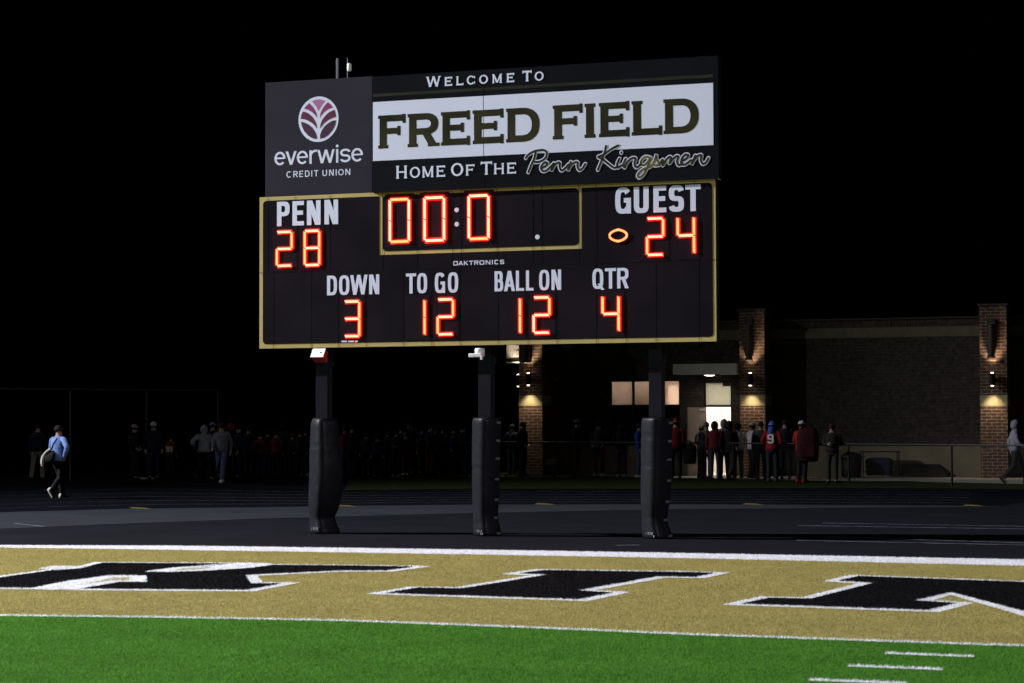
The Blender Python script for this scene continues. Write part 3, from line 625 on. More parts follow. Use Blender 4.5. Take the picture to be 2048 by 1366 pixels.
# ---- posts that carry the board, with their pads
M_post = mat('dark_painted_steel', (.014, .0135, .0195), .28, .12, nscale=3, namt=.15)
M_pad = mat('black_vinyl', (.0098, .0096, .0132), .42, .1, nscale=5, namt=.2, bump=.25, bscale=7)
M_patch = mat('worn_grey_mark', (.22, .22, .25), .6, .3, nscale=40, namt=.9)
M_tab = mat('grey_tab', (.10, .10, .115), .6, .3)
YP = YB+.16
post_x = []
for px0, px1 in ((631, 655.5), (956.5, 981), (1295.5, 1325.5)):
    xa = onY(px0, 760, YP)[0]; xb = onY(px1, 760, YP)[0]; xc = (xa+xb)/2; post_x.append(xc)
    pm = MB(); pm.box(xc-.105, xc+.105, YP+.002, YP+.2, 0, ZB-.006); pm.box(xc-.13, xc+.13, YP+.09, YP+.22, ZB-.3, 6.9)
    pm.build('post', M_post, sb, bevel=.008)
def pad(xc, prof, label, lump, seams, tabs):
    """prof: (photo y, left px, right px) rows; a rounded square sleeve turned towards the corner flag"""
    root = thing('post_pad', label, 'post pad', (xc, YP+.1, 0), 0, 'protective pads wrapped round the scoreboard posts')
    rings = []; ys = [p[0] for p in prof]; lx = [p[1] for p in prof]; rx = [p[2] for p in prof]; A = math.radians(-40); n = 64; U = [sup(2*PI*k/n+PI/4, 3.4) for k in range(n)]; HX = max((u*math.cos(A)-v*math.sin(A))*CR.x+(u*math.sin(A)+v*math.cos(A))*CR.y for u, v in U)
    ppm = F_PX/((Vector((xc, YP, 1))-CAM).dot(CF)); base = prof[-1][0]; rows = 46
    for i in range(rows+1):
        y = base+(prof[0][0]-base)*i/rows; a = np.interp(-y, [-v for v in reversed(ys)][::-1] if False else sorted(-v for v in ys), [v for _, v in sorted(zip([-v for v in ys], lx))])
        b = np.interp(-y, sorted(-v for v in ys), [v for _, v in sorted(zip([-v for v in ys], rx))])
        z = (base-y)/ppm; X0 = onY(a, y, YP+.1)[0]; X1 = onY(b, y, YP+.1)[0]; c = (X0+X1)/2-xc; s = (X1-X0)*.5*CR.x/HX
        if i in (0, rows): s *= .965
        for q in seams:
            s *= 1-.03*math.exp(-((z-q)/.012)**2)
        ring = []
        for k in range(n):
            u, v = U[k]; wob = 1+lump*.55*(math.sin(3.1*z+k*.29)*.4+.5*math.sin(9*z+k*.6)*math.exp(-z*.8)+.35*math.sin(23*z+1.3*math.sin(k*.5)))
            x0, y0 = s*u*wob, s*v*wob; ring.append((c+x0*math.cos(A)-y0*math.sin(A), x0*math.sin(A)+y0*math.cos(A), z))
        rings.append(ring)
    mb = MB(); mb.loft(rings); mb.build('pad_cover', M_pad, root, smooth=True)
    def on_face(z, fr, side):
        ring = rings[min(rows, max(0, round(z*ppm/(base-prof[0][0])*rows)))]
        P = [Vector(p) for p in ring]; ext_ = [p.x*CR.x+p.y*CR.y for p in P]
        front = [p for p in P if (p.x*CF.x+p.y*CF.y) < (sum(q.x*CF.x+q.y*CF.y for q in P)/len(P))+.06]
        t = min(ext_)+(max(ext_)-min(ext_))*fr
        return min(front, key=lambda p: abs(p.x*CR.x+p.y*CR.y-t))
    for z in tabs:
        p = on_face(z, .90, 1); M = Matrix.Translation(p+Vector((.0, -.0, 0))) @ Matrix.Rotation(math.radians(54), 4, 'Z')
        MB().cbox((0, 0, 0), (.075, .012, .036), M).build('lace_tab', M_tab, root, bevel=.003)
    sc = MB()
    for k in range(9):
        p = on_face(.075+rng.uniform(-.02, .02), .1+.032*k, -1); M = Matrix.Translation(p+Vector((-.004, -.007, 0))) @ Matrix.Rotation(math.radians(-36), 4, 'Z')
        sc.cbox((0, 0, 0), (rng.uniform(.006, .012), .003, rng.uniform(.02, .05)), M)
    sc.build('worn_label', M_patch, root)
pad(post_x[0], [(838,625.5,672),(850,622,676),(900,620,682),(940,619.5,686),(985,618,684),(1015,617.5,678),(1037,620,669),(1050,620,673),(1068,618.5,681)], 'bulging black vinyl pad with creased cover round the post under the home score', .020, (1.42,.62,.22), ())
pad(post_x[1], [(837,946,1002),(846,944.5,1003),(900,944,1001),(960,944,999),(1000,945,998),(1035,946,996),(1050,946,999),(1073,946.5,1003.5)], 'smooth black vinyl pad with grey lace tabs round the middle scoreboard post', .006, (1.05,.2), (1.78,1.5,1.2,.9,.58,.27,.05))
pad(post_x[2], [(836,1283.5,1349),(850,1282,1346),(900,1281.5,1344),(960,1281,1343.5),(1005,1281,1340),(1038,1283,1335),(1050,1283,1337),(1077,1285,1348)], 'dark grey vinyl pad with a cinched waist round the post nearest the brick building', .007, (1.56,1.12,.32), (1.78,1.5,1.2,.9,.58,.3,.05))

# ---- things fixed on and under the board
M_wplast = mat('white_plastic', (.72, .72, .74), .4, .4, nscale=14, namt=.12)
M_redglow = mat('red_glow_plastic', (.34, .03, .025), .45, .4)  # red glow of the digits on the box put into its colour
M_dkp = mat('dark_plastic', (.03, .03, .03), .5, .4)
yb_ = YB+.02
bx_, bz_ = onY(640, 708, yb_)
bo = thing('control_box', 'small box with white slanted lid and side tinted for red LED glow fixed on top of a post', 'control box', (bx_, yb_, bz_))
def wedge(mb, x0, x1, pr):
    return mb.loft([[(x0, y, z) for y, z in pr], [(x1, y, z) for y, z in pr]])
wedge(MB(), -.115, .10, [(-.10, -.055), (.06, -.14), (.10, .02), (.0, .085)]).build('box_body', M_redglow, bo, bevel=.004)
Mx = Matrix.Translation((-.008, -.058, .018)) @ Matrix.Rotation(math.radians(54), 4, 'X')
MB().cbox((0, 0, 0), (.225, .185, .012), Mx).build('lid', M_wplast, bo, bevel=.003)
MB().cbox((.05, .0, .009), (.02, .02, .006), Mx).build('lock', M_dkp, bo)
wx, wz = onY(955, 707, yb_)
wa = thing('wireless_camera', 'white camera with a round body and flat arm on top of the middle post', 'camera', (wx, yb_, wz))
MB().lathe([(.05, -.05), (.078, -.045), (.078, .07), (.07, .082), (.03, .084)], (.028, .03, 0), 20).build('camera_body', M_wplast, wa, smooth=True)
MB().box(-.13, .085, -.07, -.01, -.062, .0).build('arm', M_wplast, wa, bevel=.012)
MB().box(.07, .1, -.075, -.02, -.1, -.03).build('bracket', M_wplast, wa, bevel=.004)
ant_y = YB+.1
x, z = onY(675, 155, ant_y); z1 = onY(675, 117, ant_y)[1]
a = thing('antenna_mast', 'thin grey upright mast standing on the scoreboard roof', 'mast', (x, ant_y, z-.06))
M_gal = mat('dull_metal', (.12, .12, .14), .5, .4, nscale=8, namt=.15)
MB().box(-.018, .018, -.018, .018, 0, z1-z+.06).build('mast', M_gal, a, bevel=.003)
MB().box(-.04, .04, -.04, .04, .0, .012).build('foot_plate', M_gal, a)
x, z = onY(695.2, 154, ant_y); z1 = onY(695, 116, ant_y)[1]
a = thing('radio_antenna', 'white rounded radio antenna on a thin pole above the scoreboard roof', 'antenna', (x, ant_y, z-.06))
MB().tube([(0, 0, 0), (0, 0, z1-z+.06)], .007, 8).build('pole', M_gal, a)
MB().lathe([(.012, 0), (.034, .012), (.036, .03), (.036, .115), (.03, .13), (.012, .138)], (.034, -.01, (z1-z)*.3+.05), 16).build('radome', M_wplast, a, smooth=True)

# ================================================================== BRICK BUILDING behind the track
WY = 64.68; WW = WY+1.05
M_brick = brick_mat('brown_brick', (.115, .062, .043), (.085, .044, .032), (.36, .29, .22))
M_wbrick = brick_mat('dimmed_wall_brick', (.068, .056, .050), (.058, .048, .043), (.088, .078, .070))  # dim copy of the pillar brick, low light and flat veil in its colours
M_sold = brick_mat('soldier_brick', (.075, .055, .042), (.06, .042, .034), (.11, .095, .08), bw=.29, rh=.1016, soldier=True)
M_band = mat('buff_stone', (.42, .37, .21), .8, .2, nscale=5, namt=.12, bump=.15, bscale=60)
M_base = mat('buff_block', (.28, .235, .15), .85, .2, nscale=1.5, namt=.2, bump=.2, bscale=40)
M_cop = mat('dark_metal_coping', (.06, .055, .05), .5, .4, nscale=3, namt=.2)
M_frame = mat('bronze_frame', (.012, .010, .009), .5, .4)
M_dark = mat('black_fixture', (.006, .006, .006), .6, .3)
M_down = mat('brown_downpipe', (.055, .043, .035), .5, .4, nscale=6, namt=.2)
M_fascia = mat('grey_fascia', (.62, .62, .55), .6, .3, nscale=2, namt=.1)
M_room = mat('white_room_paint', (.78, .74, .70), .8, .2, nscale=2, namt=.04)
M_doorm = mat('grey_door_paint', (.33, .28, .26), .55, .3, nscale=2, namt=.08)
bd = thing('brick_building', 'long low brick building with lit door and wall lamps behind the track', 'building', (0, 0, 0))
X_L = onY(1038, 900, WY)[0]; X_E = 9.0
zc1 = onY(1700, 637, WW)[1]; zs0 = onY(1700, 656, WW)[1]; zb0 = onY(1700, 676, WW)[1]; z1 = onY(1700, 892, WW)[1]
wl, wt = onY(1217, 760, WW); wr = onY(1359, 760, WW)[0]; dl, dt = onY(1407, 763, WW); dr = onY(1464, 763, WW)[0]
T = .3
bm_ = MB()
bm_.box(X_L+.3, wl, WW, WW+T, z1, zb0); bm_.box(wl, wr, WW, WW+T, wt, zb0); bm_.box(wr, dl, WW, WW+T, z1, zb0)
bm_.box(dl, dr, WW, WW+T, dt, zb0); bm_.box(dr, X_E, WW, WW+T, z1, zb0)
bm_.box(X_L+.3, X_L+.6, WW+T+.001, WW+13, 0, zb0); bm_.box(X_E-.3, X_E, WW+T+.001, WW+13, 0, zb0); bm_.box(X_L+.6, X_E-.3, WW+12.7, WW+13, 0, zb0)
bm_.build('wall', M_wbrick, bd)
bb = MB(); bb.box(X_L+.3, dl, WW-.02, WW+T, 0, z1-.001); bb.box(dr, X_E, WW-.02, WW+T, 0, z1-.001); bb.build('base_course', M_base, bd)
MB().box(X_L+.3, X_E, WW-.015, WW+T, zb0+.001, zs0).build('stone_band', mat('dimmed_stone', (.19, .17, .115), .85, .1, nscale=4, namt=.2), bd)  # wall band darkened in its colour for the dim light there
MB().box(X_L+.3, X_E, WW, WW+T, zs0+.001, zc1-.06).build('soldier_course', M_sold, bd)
MB().box(X_L+.28, X_E, WW-.05, WW+T+.05, zc1-.058, zc1).build('coping', M_cop, bd, bevel=.006)
MB().box(X_L+.6, X_E-.3, WW+T, WW+12.7, zb0-.2, zb0).build('roof', M_cop, bd)
def sconce(x, y, z, label, dx=0., power=98.):
    s = thing('wall_lamp', label, 'wall lamp', (x, y, z), 0, 'up and down wall lamps on the brick pillars')
    MB().lathe([(.088, -.19), (.092, -.185), (.092, .185), (.088, .19)], (0, 0, 0), 20).build('lamp_housing', M_dark, s, smooth=False)
    bk = MB()
    if dx: bk.box(.085, .17, -.04, .04, -.06, .06)
    else: bk.box(-.04, .04, .085, .239, -.06, .06)
    bk.build('bracket', M_dark, s)
    for sg in (1, -1):
        MB().lathe([(.045, .0), (.05, .012), (.03, .022)] if sg > 0 else [(.03, -.022), (.05, -.012), (.045, 0)], (0, 0, sg*.192), 14).build('lens', M_lens, s)
        l = spot('wall_lamp_beam', (0, 0, 0), (0, 0, 0), power*(1 if sg < 0 else 1.6), 88, .8, (1.0, .80, .56), .085)
        l.parent = s; l.location = (0, 0, sg*.225); l.rotation_euler = (0 if sg < 0 else PI, 0, 0)
    return s
M_lens = emat('lamp_lens', (1.0, .86, .66), 6)
piers = []
for i, (pl, pr, ptop, sx, pipe, lab) in enumerate(((1038, 1084, 612, 1056.5, (1052.5, .135, 726), 'black up and down lamp on the front of the pillar behind the middle post'),
                                   (1480, 1530, 615, 1500.5, (1498.5, .095, 721), 'black up and down lamp on the pillar beside the lit doorway'),
                                   (1960, 2014.5, 607.5, 1984.5, (1983, .095, 717), 'black up and down lamp on the pillar at the far right'))):
    xa = onY(pl, 800, WY)[0]; xb = onY(pr, 800, WY)[0]; zt = 5.42; xm = (pl+pr)/2
    zb1 = onY(xm, 790.5, WY)[1]; zb2 = onY(xm, 811.5, WY)[1]
    pm = MB(); pm.box(xa, xb, WY, WW+.1, 0, zb2-.001); pm.box(xa, xb, WY, WW+.1, zb1+.001, zt-.06); pm.build('pillar', M_brick, bd)
    MB().box(xa-.002, xb+.002, WY-.004, WW+.1, zb2, zb1).build('pillar_band', M_band, bd)
    MB().box(xa-.05, xb+.05, WY-.05, WW+.15, zt-.058, zt).build('pillar_cap', M_cop, bd, bevel=.006)
    px, pr_, pb = pipe; xp, zp = onY(px, pb, WY-.12); ztop = onY(px, 648, WY-.12)[1]
    dp = MB(); dp.lathe([(pr_*1.3, 0), (pr_*1.3, .05), (pr_, .1), (pr_, ztop-zp)], (xp, WY-.15, zp), 18); dpo = dp.build('downpipe', M_down, bd)
    MB().box(xp-pr_*1.35, xp+pr_*1.35, WY-.29, WY-.002, ztop-zp+zp+.001, ztop+.16).build('rain_head', M_down, dpo, bevel=.01)
    xs, zs = onY(sx, 758.5, WY-.24); sconce(xs, WY-.24, zs, lab)
    piers.append((xa, xb))
xs, zs = onY(1035.2, 761, WY+.45); sconce(piers[0][0]-.17, WY+.45, zs, 'black up and down lamp on the shaded side of the pillar under a white sign', dx=1)
# white sign projecting from the far side of that pillar
ys_ = WY+.66; sxa, sza = onY(1013.5, 717, ys_); _, szt = onY(1013.5, 672, ys_)
sg = thing('projecting_sign', 'white sign with black writing projecting from the brick pillar behind the middle post', 'sign', (sxa, ys_, sza))
sw_ = piers[0][0]-sxa-.004
MB().box(0, sw_, -.02, .02, 0, szt-sza).build('sign_face', mat('sign_white', (.55, .53, .50), .5, .3, nscale=6, namt=.35), sg, bevel=.003)
MB().box(-.01, sw_, -.035, .035, -.12, -.004).build('lower_rail', M_frame, sg)
MB().box(-.01, sw_, -.06, .06, -.155, -.122).build('bottom_tray', mat('white_tray', (.8, .78, .72), .5, .3), sg)
def small_text(parent, txt, x0, z0, h, Y, m, cw=.62, t=.16, slant=0.):
    f = MB(); x = x0
    for ch in txt:
        if ch != ' ':
            n0 = len(f.v); lay(f, sans(ch, h*cw*.8, h, h*t), x, z0, Y)
            if slant: f.v[n0:] = [(a+(c-z0)*slant, b, c) for a, b, c in f.v[n0:]]
        x += h*cw
    return f.build('lettering', m, parent)
hh = .095
for txt, zz, xx in (('TATE', .06, .0), ('A.', .0, 0.)) if False else ():
    pass
def mini(txt, z): small_text(sg, txt, sw_-len(txt)*hh*.62-.01, z, hh, -.022, M_inkb, slant=.12)
mini('STATE', .085); mini('FAMILY', .235); mini('SINCE', .40)

# window with lit upper panes
wx_ = (wl+wr)/2; fd = WW+.10
wn = MB()
zm1 = onY(1290, 809.5, fd)[1]; zm2 = onY(1290, 764, fd)[1]
wn.box(wl, wl+.09, fd-.04, fd+.06, z1, wt); wn.box(wr-.04, wr, fd-.04, fd+.06, z1, wt); wn.box(wl+.09, wr-.04, fd-.04, fd+.06, wt-.06, wt); wn.box(wl+.09, wr-.04, fd-.04, fd+.06, z1, z1+.08)
mx = [onY(p, 790, fd)[0] for p in (1267.2, 1312)]
for m_ in mx: wn.box(m_-.04, m_+.04, fd-.04, fd+.06, z1+.08, wt-.06)
for a, b in ((wl+.09, mx[0]-.04), (mx[0]+.04, mx[1]-.04), (mx[1]+.04, wr-.04)): wn.box(a, b, fd-.039, fd+.059, zm1-.07, zm1)
wf = wn.build('window', M_frame, bd)
def frosted(name, col):
    m = mat(name, col, .5, .2, nscale=6, namt=.06); t = m.node_tree; tr = t.nodes.new('ShaderNodeBsdfTranslucent'); out = t.nodes['Material Output']
    t.links.new(t.nodes['Principled BSDF'].inputs['Base Color'].links[0].from_socket, tr.inputs['Color']); mx = t.nodes.new('ShaderNodeMixShader'); mx.inputs[0].default_value = .85
    t.links.new(t.nodes['Principled BSDF'].outputs[0], mx.inputs[1]); t.links.new(tr.outputs[0], mx.inputs[2]); t.links.new(mx.outputs[0], out.inputs[0]); return m
P1 = frosted('frosted_pane', (.62, .52, .45)); P2 = P3 = P1; PT = frosted('frosted_transom', (.58, .58, .50))
wlp = bpy.data.lights.new('room_lamp', 'POINT'); wlp.energy = 1500; wlp.color = (1, .97, .92); wlp.shadow_soft_size = .3
wlo = bpy.data.objects.new('room_lamp', wlp); C.objects.link(wlo); wlo.location = (wr-.05, WW+2.2, 3.0)
rw = MB(); rw.box(wl-.6, wl-.5, WW+T, WW+4, 0, zb0-.25); rw.box(wl-.6, wr+.5, WW+4, WW+4.1, 0, zb0-.25); rw.box(wr+.5, wr+.6, WW+T, WW+4, 0, zb0-.25); rw.box(wl-.5, wr+.5, WW+T+.01, WW+4, 3.5, 3.6)
rw.build('interior', M_room, bd)
M_glass = mat('dark_glass', (.004, .004, .005), .2, .04)
for a, b, m_ in ((wl+.09, mx[0]-.04, P1), (mx[0]+.04, mx[1]-.04, P2), (mx[1]+.04, wr-.04, P3)):
    MB().box(a, b, fd+.0, fd+.02, zm1, wt-.06).build('pane', m_, wf)
    MB().box(a, b, fd+.0, fd+.02, z1+.08, zm1-.07).build('pane', M_glass, wf)
# doorway: frame, transom, open leaf and the lit room behind it
zt_ = onY(1436, 812, fd)[1]; df = MB()
df.box(dl, dl+.06, fd-.05, fd+.06, 0, dt); df.box(dr-.06, dr, fd-.05, fd+.06, 0, dt); df.box(dl+.06, dr-.06, fd-.05, fd+.06, dt-.05, dt); df.box(dl+.06, dr-.06, fd-.05, fd+.06, zt_-.035, zt_+.035)
dfo = df.build('door_frame', M_frame, bd)
MB().box(dl+.06, dr-.06, fd, fd+.02, zt_+.035, dt-.05).build('transom', PT, dfo)
xq, zq = onY(1453, 768.5, fd-.01); MB().box(xq-.13, xq+.13, fd-.012, fd-.002, dt-.16, dt-.05).build('exit_box', mat('olive_box', (.05, .05, .035), .6, .3), dfo)
lf = MB(); M_ = Matrix.Translation((dl+.05, fd-.05, 0)) @ Matrix.Rotation(math.radians(-118), 4, 'Z')
lf.box(0, .90, -.022, .022, .01, zt_-.045, M_); dlo = lf.build('door', M_doorm, bd, bevel=.004)
hd = MB(); hd.box(.80, .84, .022, .07, .95, 1.15, M_); hd.build('handle', M_dark, dlo)
hc = MB(); hc.box(.1, .38, .023, .075, zt_-.15, zt_-.09, M_); hc.build('door_closer', M_wplast, dlo)
rm = MB(); rx0, rx1, ry1 = dl-1.2, dr+1.0, WW+3.6
rm.box(rx0, rx1, ry1, ry1+.1, 0, 3.0); rm.box(rx0-.1, rx0, WW+T, ry1, 0, 3.0); rm.box(rx1, rx1+.1, WW+T, ry1, 0, 3.0); rm.box(rx0, rx1, WW+T, ry1, 3.0, 3.1); rm.box(rx0, rx1, WW+T+.001, ry1, -.02, .02)
rm.build('interior', M_room, bd)
il = bpy.data.lights.new('room_lamp', 'POINT'); il.energy = 135; il.color = (1, .94, .88); il.shadow_soft_size = .25
ilo = bpy.data.objects.new('room_lamp', il); C.objects.link(ilo); ilo.location = ((dl+dr)/2+.2, WW+2.0, 2.75)
# canopy over the door
cy = WY-.25; cxa, czb = onY(1346, 749, cy); cxb, czt = onY(1472, 728, cy)
czb = (onY(1410, 748, cy)[1]); czt = (onY(1410, 727.5, cy)[1])
MB().box(cxa, cxb, cy, WW-.001, czb, czt).build('canopy', M_fascia, bd, bevel=.008)
rd = MB()
for px0, px1 in ((1450, 1466), (1374, 1391)):
    a = onY(px0, 728, cy+.15); b = onY(px1, 690, WW-.03); rd.tube([(a[0], cy+.15, czt-.01), (b[0], WW-.03, b[1])], .014, 6)
rd.build('tie_rod', M_cop, bd)
wb = MB()
for px in (1392, 1466): x, z = onY(px, 687, WW); wb.box(x-.09, x+.09, WW-.06, WW-.001, z-.09, z+.09)
wb.build('rod_anchor', M_cop, bd)
xk, _ = onY(1419, 753, cy+.55)
cl = thing('ceiling_lamp', 'small round lit lamp on the underside of the canopy over the door', 'ceiling lamp', (xk, cy+.55, czb))
MB().lathe([(.1, -.05), (.17, -.035), (.18, -.002)], (0, 0, 0), 20).build('lens', emat('canopy_lens', (1, .92, .8), 6), cl)
MB().lathe([(.19, -.03), (.2, -.028), (.2, -.001), (.19, 0)], (0, 0, 0), 20).build('rim', M_wplast, cl)
pl_ = spot('canopy_lamp_beam', (xk, cy+.55, czb-.08), (xk, cy+.75, 0), 14, 150, .6, (1, .84, .66), .08)
x, z = onY(1436, 757, cy+.5); t = thing('door_sensor', 'small pale sensor box hanging under the canopy edge', 'sensor', (x, cy+.5, czb))
MB().box(-.11, .11, -.04, .04, -.09, -.002).build('sensor_box', mat('grey_plastic', (.2, .19, .17), .5, .3), t, bevel=.01)
MB().box(-.03, .03, -.05, -.041, -.07, -.03).build('eye', M_dark, t)
# small fixtures on the wall
x, z = onY(1133, 694, WW-.2); t = thing('security_camera', 'grey box camera high on the brick wall under the scoreboard edge', 'camera', (x, WW-.2, z))
MB().box(-.13, .13, -.15, .1, -.1, .12).build('camera_body', mat('camera_grey', (.22, .21, .2), .5, .3), t, bevel=.02); MB().box(-.03, .03, .1, .198, -.03, .03).build('bracket', M_dark, t)
x, z = onY(1112, 757, WW-.1); t = thing('security_light', 'pale twin head security light on the dark brick wall', 'light fitting', (x, WW-.1, z))
MB().box(-.07, .07, 0, .098, -.08, -.02).build('junction_box', M_conc, t, bevel=.01)
for sgn in (-1, 1): MB().lathe([(.03, 0), (.065, .02), (.06, .09), (.02, .1)], (sgn*.11, -.03, -.03+.03*sgn), 12).build('lamp_head', mat('pale_plastic', (.3, .29, .27), .5, .3), t, smooth=True)
# low items at the foot of the wall
x, y = gnd(1105, 955); t = thing('pedestal', 'short dark utility pedestal with a block on top at the fence', 'pedestal', (x, y, 0))
MB().cbox((0, 0, .2), (.1, .1, .4)).build('stem', M_dark, t); MB().cbox((0, 0, .02), (.24, .24, .04)).build('foot', M_dark, t, bevel=.006); MB().box(-.16, .16, -.1, .1, .40, .60).build('head', mat('brown_plastic', (.05, .04, .03), .5, .3), t, bevel=.02)
ty = WW-.75
x0, _ = onY(1721, 950, ty); x1, zt0 = onY(1799, 902.5, ty)
t = thing('folding_table', 'narrow dark folding table set against the base of the brick wall', 'table', ((x0+x1)/2, ty, 0.016))
hw = (x1-x0)/2; zt0 -= .016
MB().box(-hw, hw, -.25, .3, zt0-.03, zt0).build('tabletop', M_dark, t, bevel=.006)
for a, b in ((-hw+.05, -.2), (hw-.05, -.2), (-hw+.05, .25), (hw-.05, .25)): MB().tube([(a, b, 0), (a, b, zt0-.03)], .018, 8).build('leg', M_dark, t)
MB().box(-hw+.05, hw-.05, .24, .26, .15, .18).build('stretcher', M_dark, t)
t = thing('wheeled_bin', 'rounded navy bin pushed under the folding table', 'bin', ((x0+x1)/2-.02, ty-.02, .016))
M_navy = mat('navy_plastic', (.02, .025, .045), .45, .4)
MB().loft([rrect(-.38, -.2, .38, .2, .08) and [(px_*s, py_*s, z) for px_, py_ in rrect(-.42, -.22, .42, .22, .09)] for z, s in ((.06, .9), (.1, .95), (.5, 1), (.55, .97), (.6, .8), (.62, .5))]).build('bin_body', M_navy, t)
MB().box(-.12, .12, -.235, -.22, .36, .39).build('handle', M_dark, t)
for a in (-.3, .3): MB().lathe([(.05, -.02), (.06, 0), (.05, .02)], (a, 0, .06), 12).build('wheel', M_dark, t)
x, y = gnd(1697, 957); t = thing('trash_bin', 'dark domed rubbish bin by the wall left of the folding table', 'bin', (x, y+.6, .016))
MB().lathe([(.27, 0), (.31, .04), (.33, .6)], (0, 0, 0), 24).build('bin_body', M_dark, t, smooth=True); MB().lathe([(.35, 0), (.35, .05), (.28, .14), (.12, .2), (.02, .21)], (0, 0, .602), 24).build('lid', M_dark, t, smooth=True)
hx0 = onY(1800, 955, WW-.6)[0]; hx1 = onY(1897, 955, WW-.6)[0]
t = thing('sloped_sheet', 'dark sloped sheet low against the base of the wall', 'mat', ((hx0+hx1)/2, WW-.45, .016)); q = (hx1-hx0)/2  # thin dark sheet sloping up to the wall base
MB().loft([[(-q, -.3, .0), (q, -.3, .0), (q, -.24, .02), (-q, -.24, .02)], [(-q*.95, .36, .38), (q*.55, .36, .38), (q*.55, .40, .40), (-q*.95, .40, .40)]]).build('sheet_body', mat('dark_sheet', (.02, .018, .015), .5, .3), t); MB().box(-q*.4, q*.2, .05, .08, .22, .24).build('strap', M_dark, t)

# ---- chain link fence between the lawn and the walkway
fpts = [gnd(2120, 978.5), gnd(1904, 973), gnd(1698, 967.2), gnd(1467, 961.5), gnd(1290, 956.8), gnd(1117, 953), gnd(935, 952)]
M_fence = mat('black_fence_coating', (.006, .006, .006), .5, .4)
fn = thing('chain_link_fence', 'low black chain link fence with a top rail along the walkway', 'fence', (0, 0, 0))
FH = 1.13
MB().tube([(x, y, FH) for x, y in fpts], .024, 8).build('top_rail', M_fence, fn)
for i, (x, y) in enumerate(fpts): MB().lathe([(.034, 0), (.034, FH-.03), (.02, FH+.03)], (x, y, 0), 10).build('post', M_fence, fn)
ms = MB()
for (xa, ya), (xb, yb) in zip(fpts[:-1], fpts[1:]):
    d = Vector((xb-xa, yb-ya)); L = d.length; d /= L; k = 0
    while k*.085 < L+FH:
        for sgn in (1, -1):
            s0 = k*.085; a0 = (s0-FH, FH) if sgn > 0 else (s0-FH, 0); a1 = (s0, 0) if sgn > 0 else (s0, FH)
            P = [a0, a1]
            if P[0][0] < 0: f_ = -P[0][0]/FH; P[0] = (0, P[0][1]+(P[1][1]-P[0][1])*f_)
            if P[1][0] > L: f_ = (L-P[0][0])/(P[1][0]-P[0][0]) if P[1][0] != P[0][0] else 0; P[1] = (L, P[0][1]+(P[1][1]-P[0][1])*f_)
            if P[1][0] > P[0][0]+.01:
                q = [(xa+d.x*u, ya+d.y*u, z) for u, z in P]; w2 = .0022
                ms.add([(q[0][0], q[0][1], q[0][2]-w2), (q[1][0], q[1][1], q[1][2]-w2), (q[1][0], q[1][1], q[1][2]+w2), (q[0][0], q[0][1], q[0][2]+w2)], [(0, 1, 2, 3)])
        k += 1
ms.build('wire_mesh', M_fence, fn)
# tall fence in the dark on the left
M_galv = mat('galvanised_pipe', (.05, .05, .055), .5, .3, nscale=5, namt=.2)
tp = [gnd(*p) for p in ((-60, 966), (140, 962), (293, 958.5), (436, 956))]
tf = thing('tall_fence', 'tall pipe framed fence standing in the dark at the far left', 'fence')
FT = 2.86
MB().tube([(x, y, FT) for x, y in tp], .03, 8).build('top_rail', M_galv, tf)
for x, y in tp: MB().tube([(x, y, 0), (x, y, FT-.03)], .034, 8).build('post', M_galv, tf)
MB().cbox((tp[2][0], tp[2][1]-.02, .03), (.7, .35, .06)).build('footing', M_conc, tf, bevel=.01)

# ================================================================== PEOPLE
def skin_mesh(nodes, edges, radii, levels=1):
    me = bpy.data.meshes.new('tmp'); me.from_pydata([tuple(p) for p in nodes], edges, []); o = bpy.data.objects.new('tmp', me); C.objects.link(o)
    mo = o.modifiers.new('s', 'SKIN'); mo.use_smooth_shade = True
    for i, r in enumerate(radii): me.skin_vertices[0].data[i].radius = (r, r)
    me.skin_vertices[0].data[0].use_root = True
    if levels: ss = o.modifiers.new('d', 'SUBSURF'); ss.levels = levels
    dg = bpy.context.evaluated_depsgraph_get(); out = bpy.data.meshes.new_from_object(o.evaluated_get(dg)); bpy.data.objects.remove(o); bpy.data.meshes.remove(me)
    return out
BASE = dict(pel=(0,0,.96), wst=(0,0,1.12), chs=(0,0,1.33), nck=(0,.01,1.47), hd=(0,-.012,1.60), shL=(.175,.01,1.41), elL=(.225,.03,1.13), wrL=(.235,-.05,.90),
            hiL=(.09,0,.92), knL=(.105,-.015,.50), anL=(.105,.025,.09), shR=(-.175,.01,1.41), elR=(-.225,.03,1.13), wrR=(-.235,-.05,.90), hiR=(-.09,0,.92), knR=(-.11,-.02,.50), anR=(-.115,.025,.09))
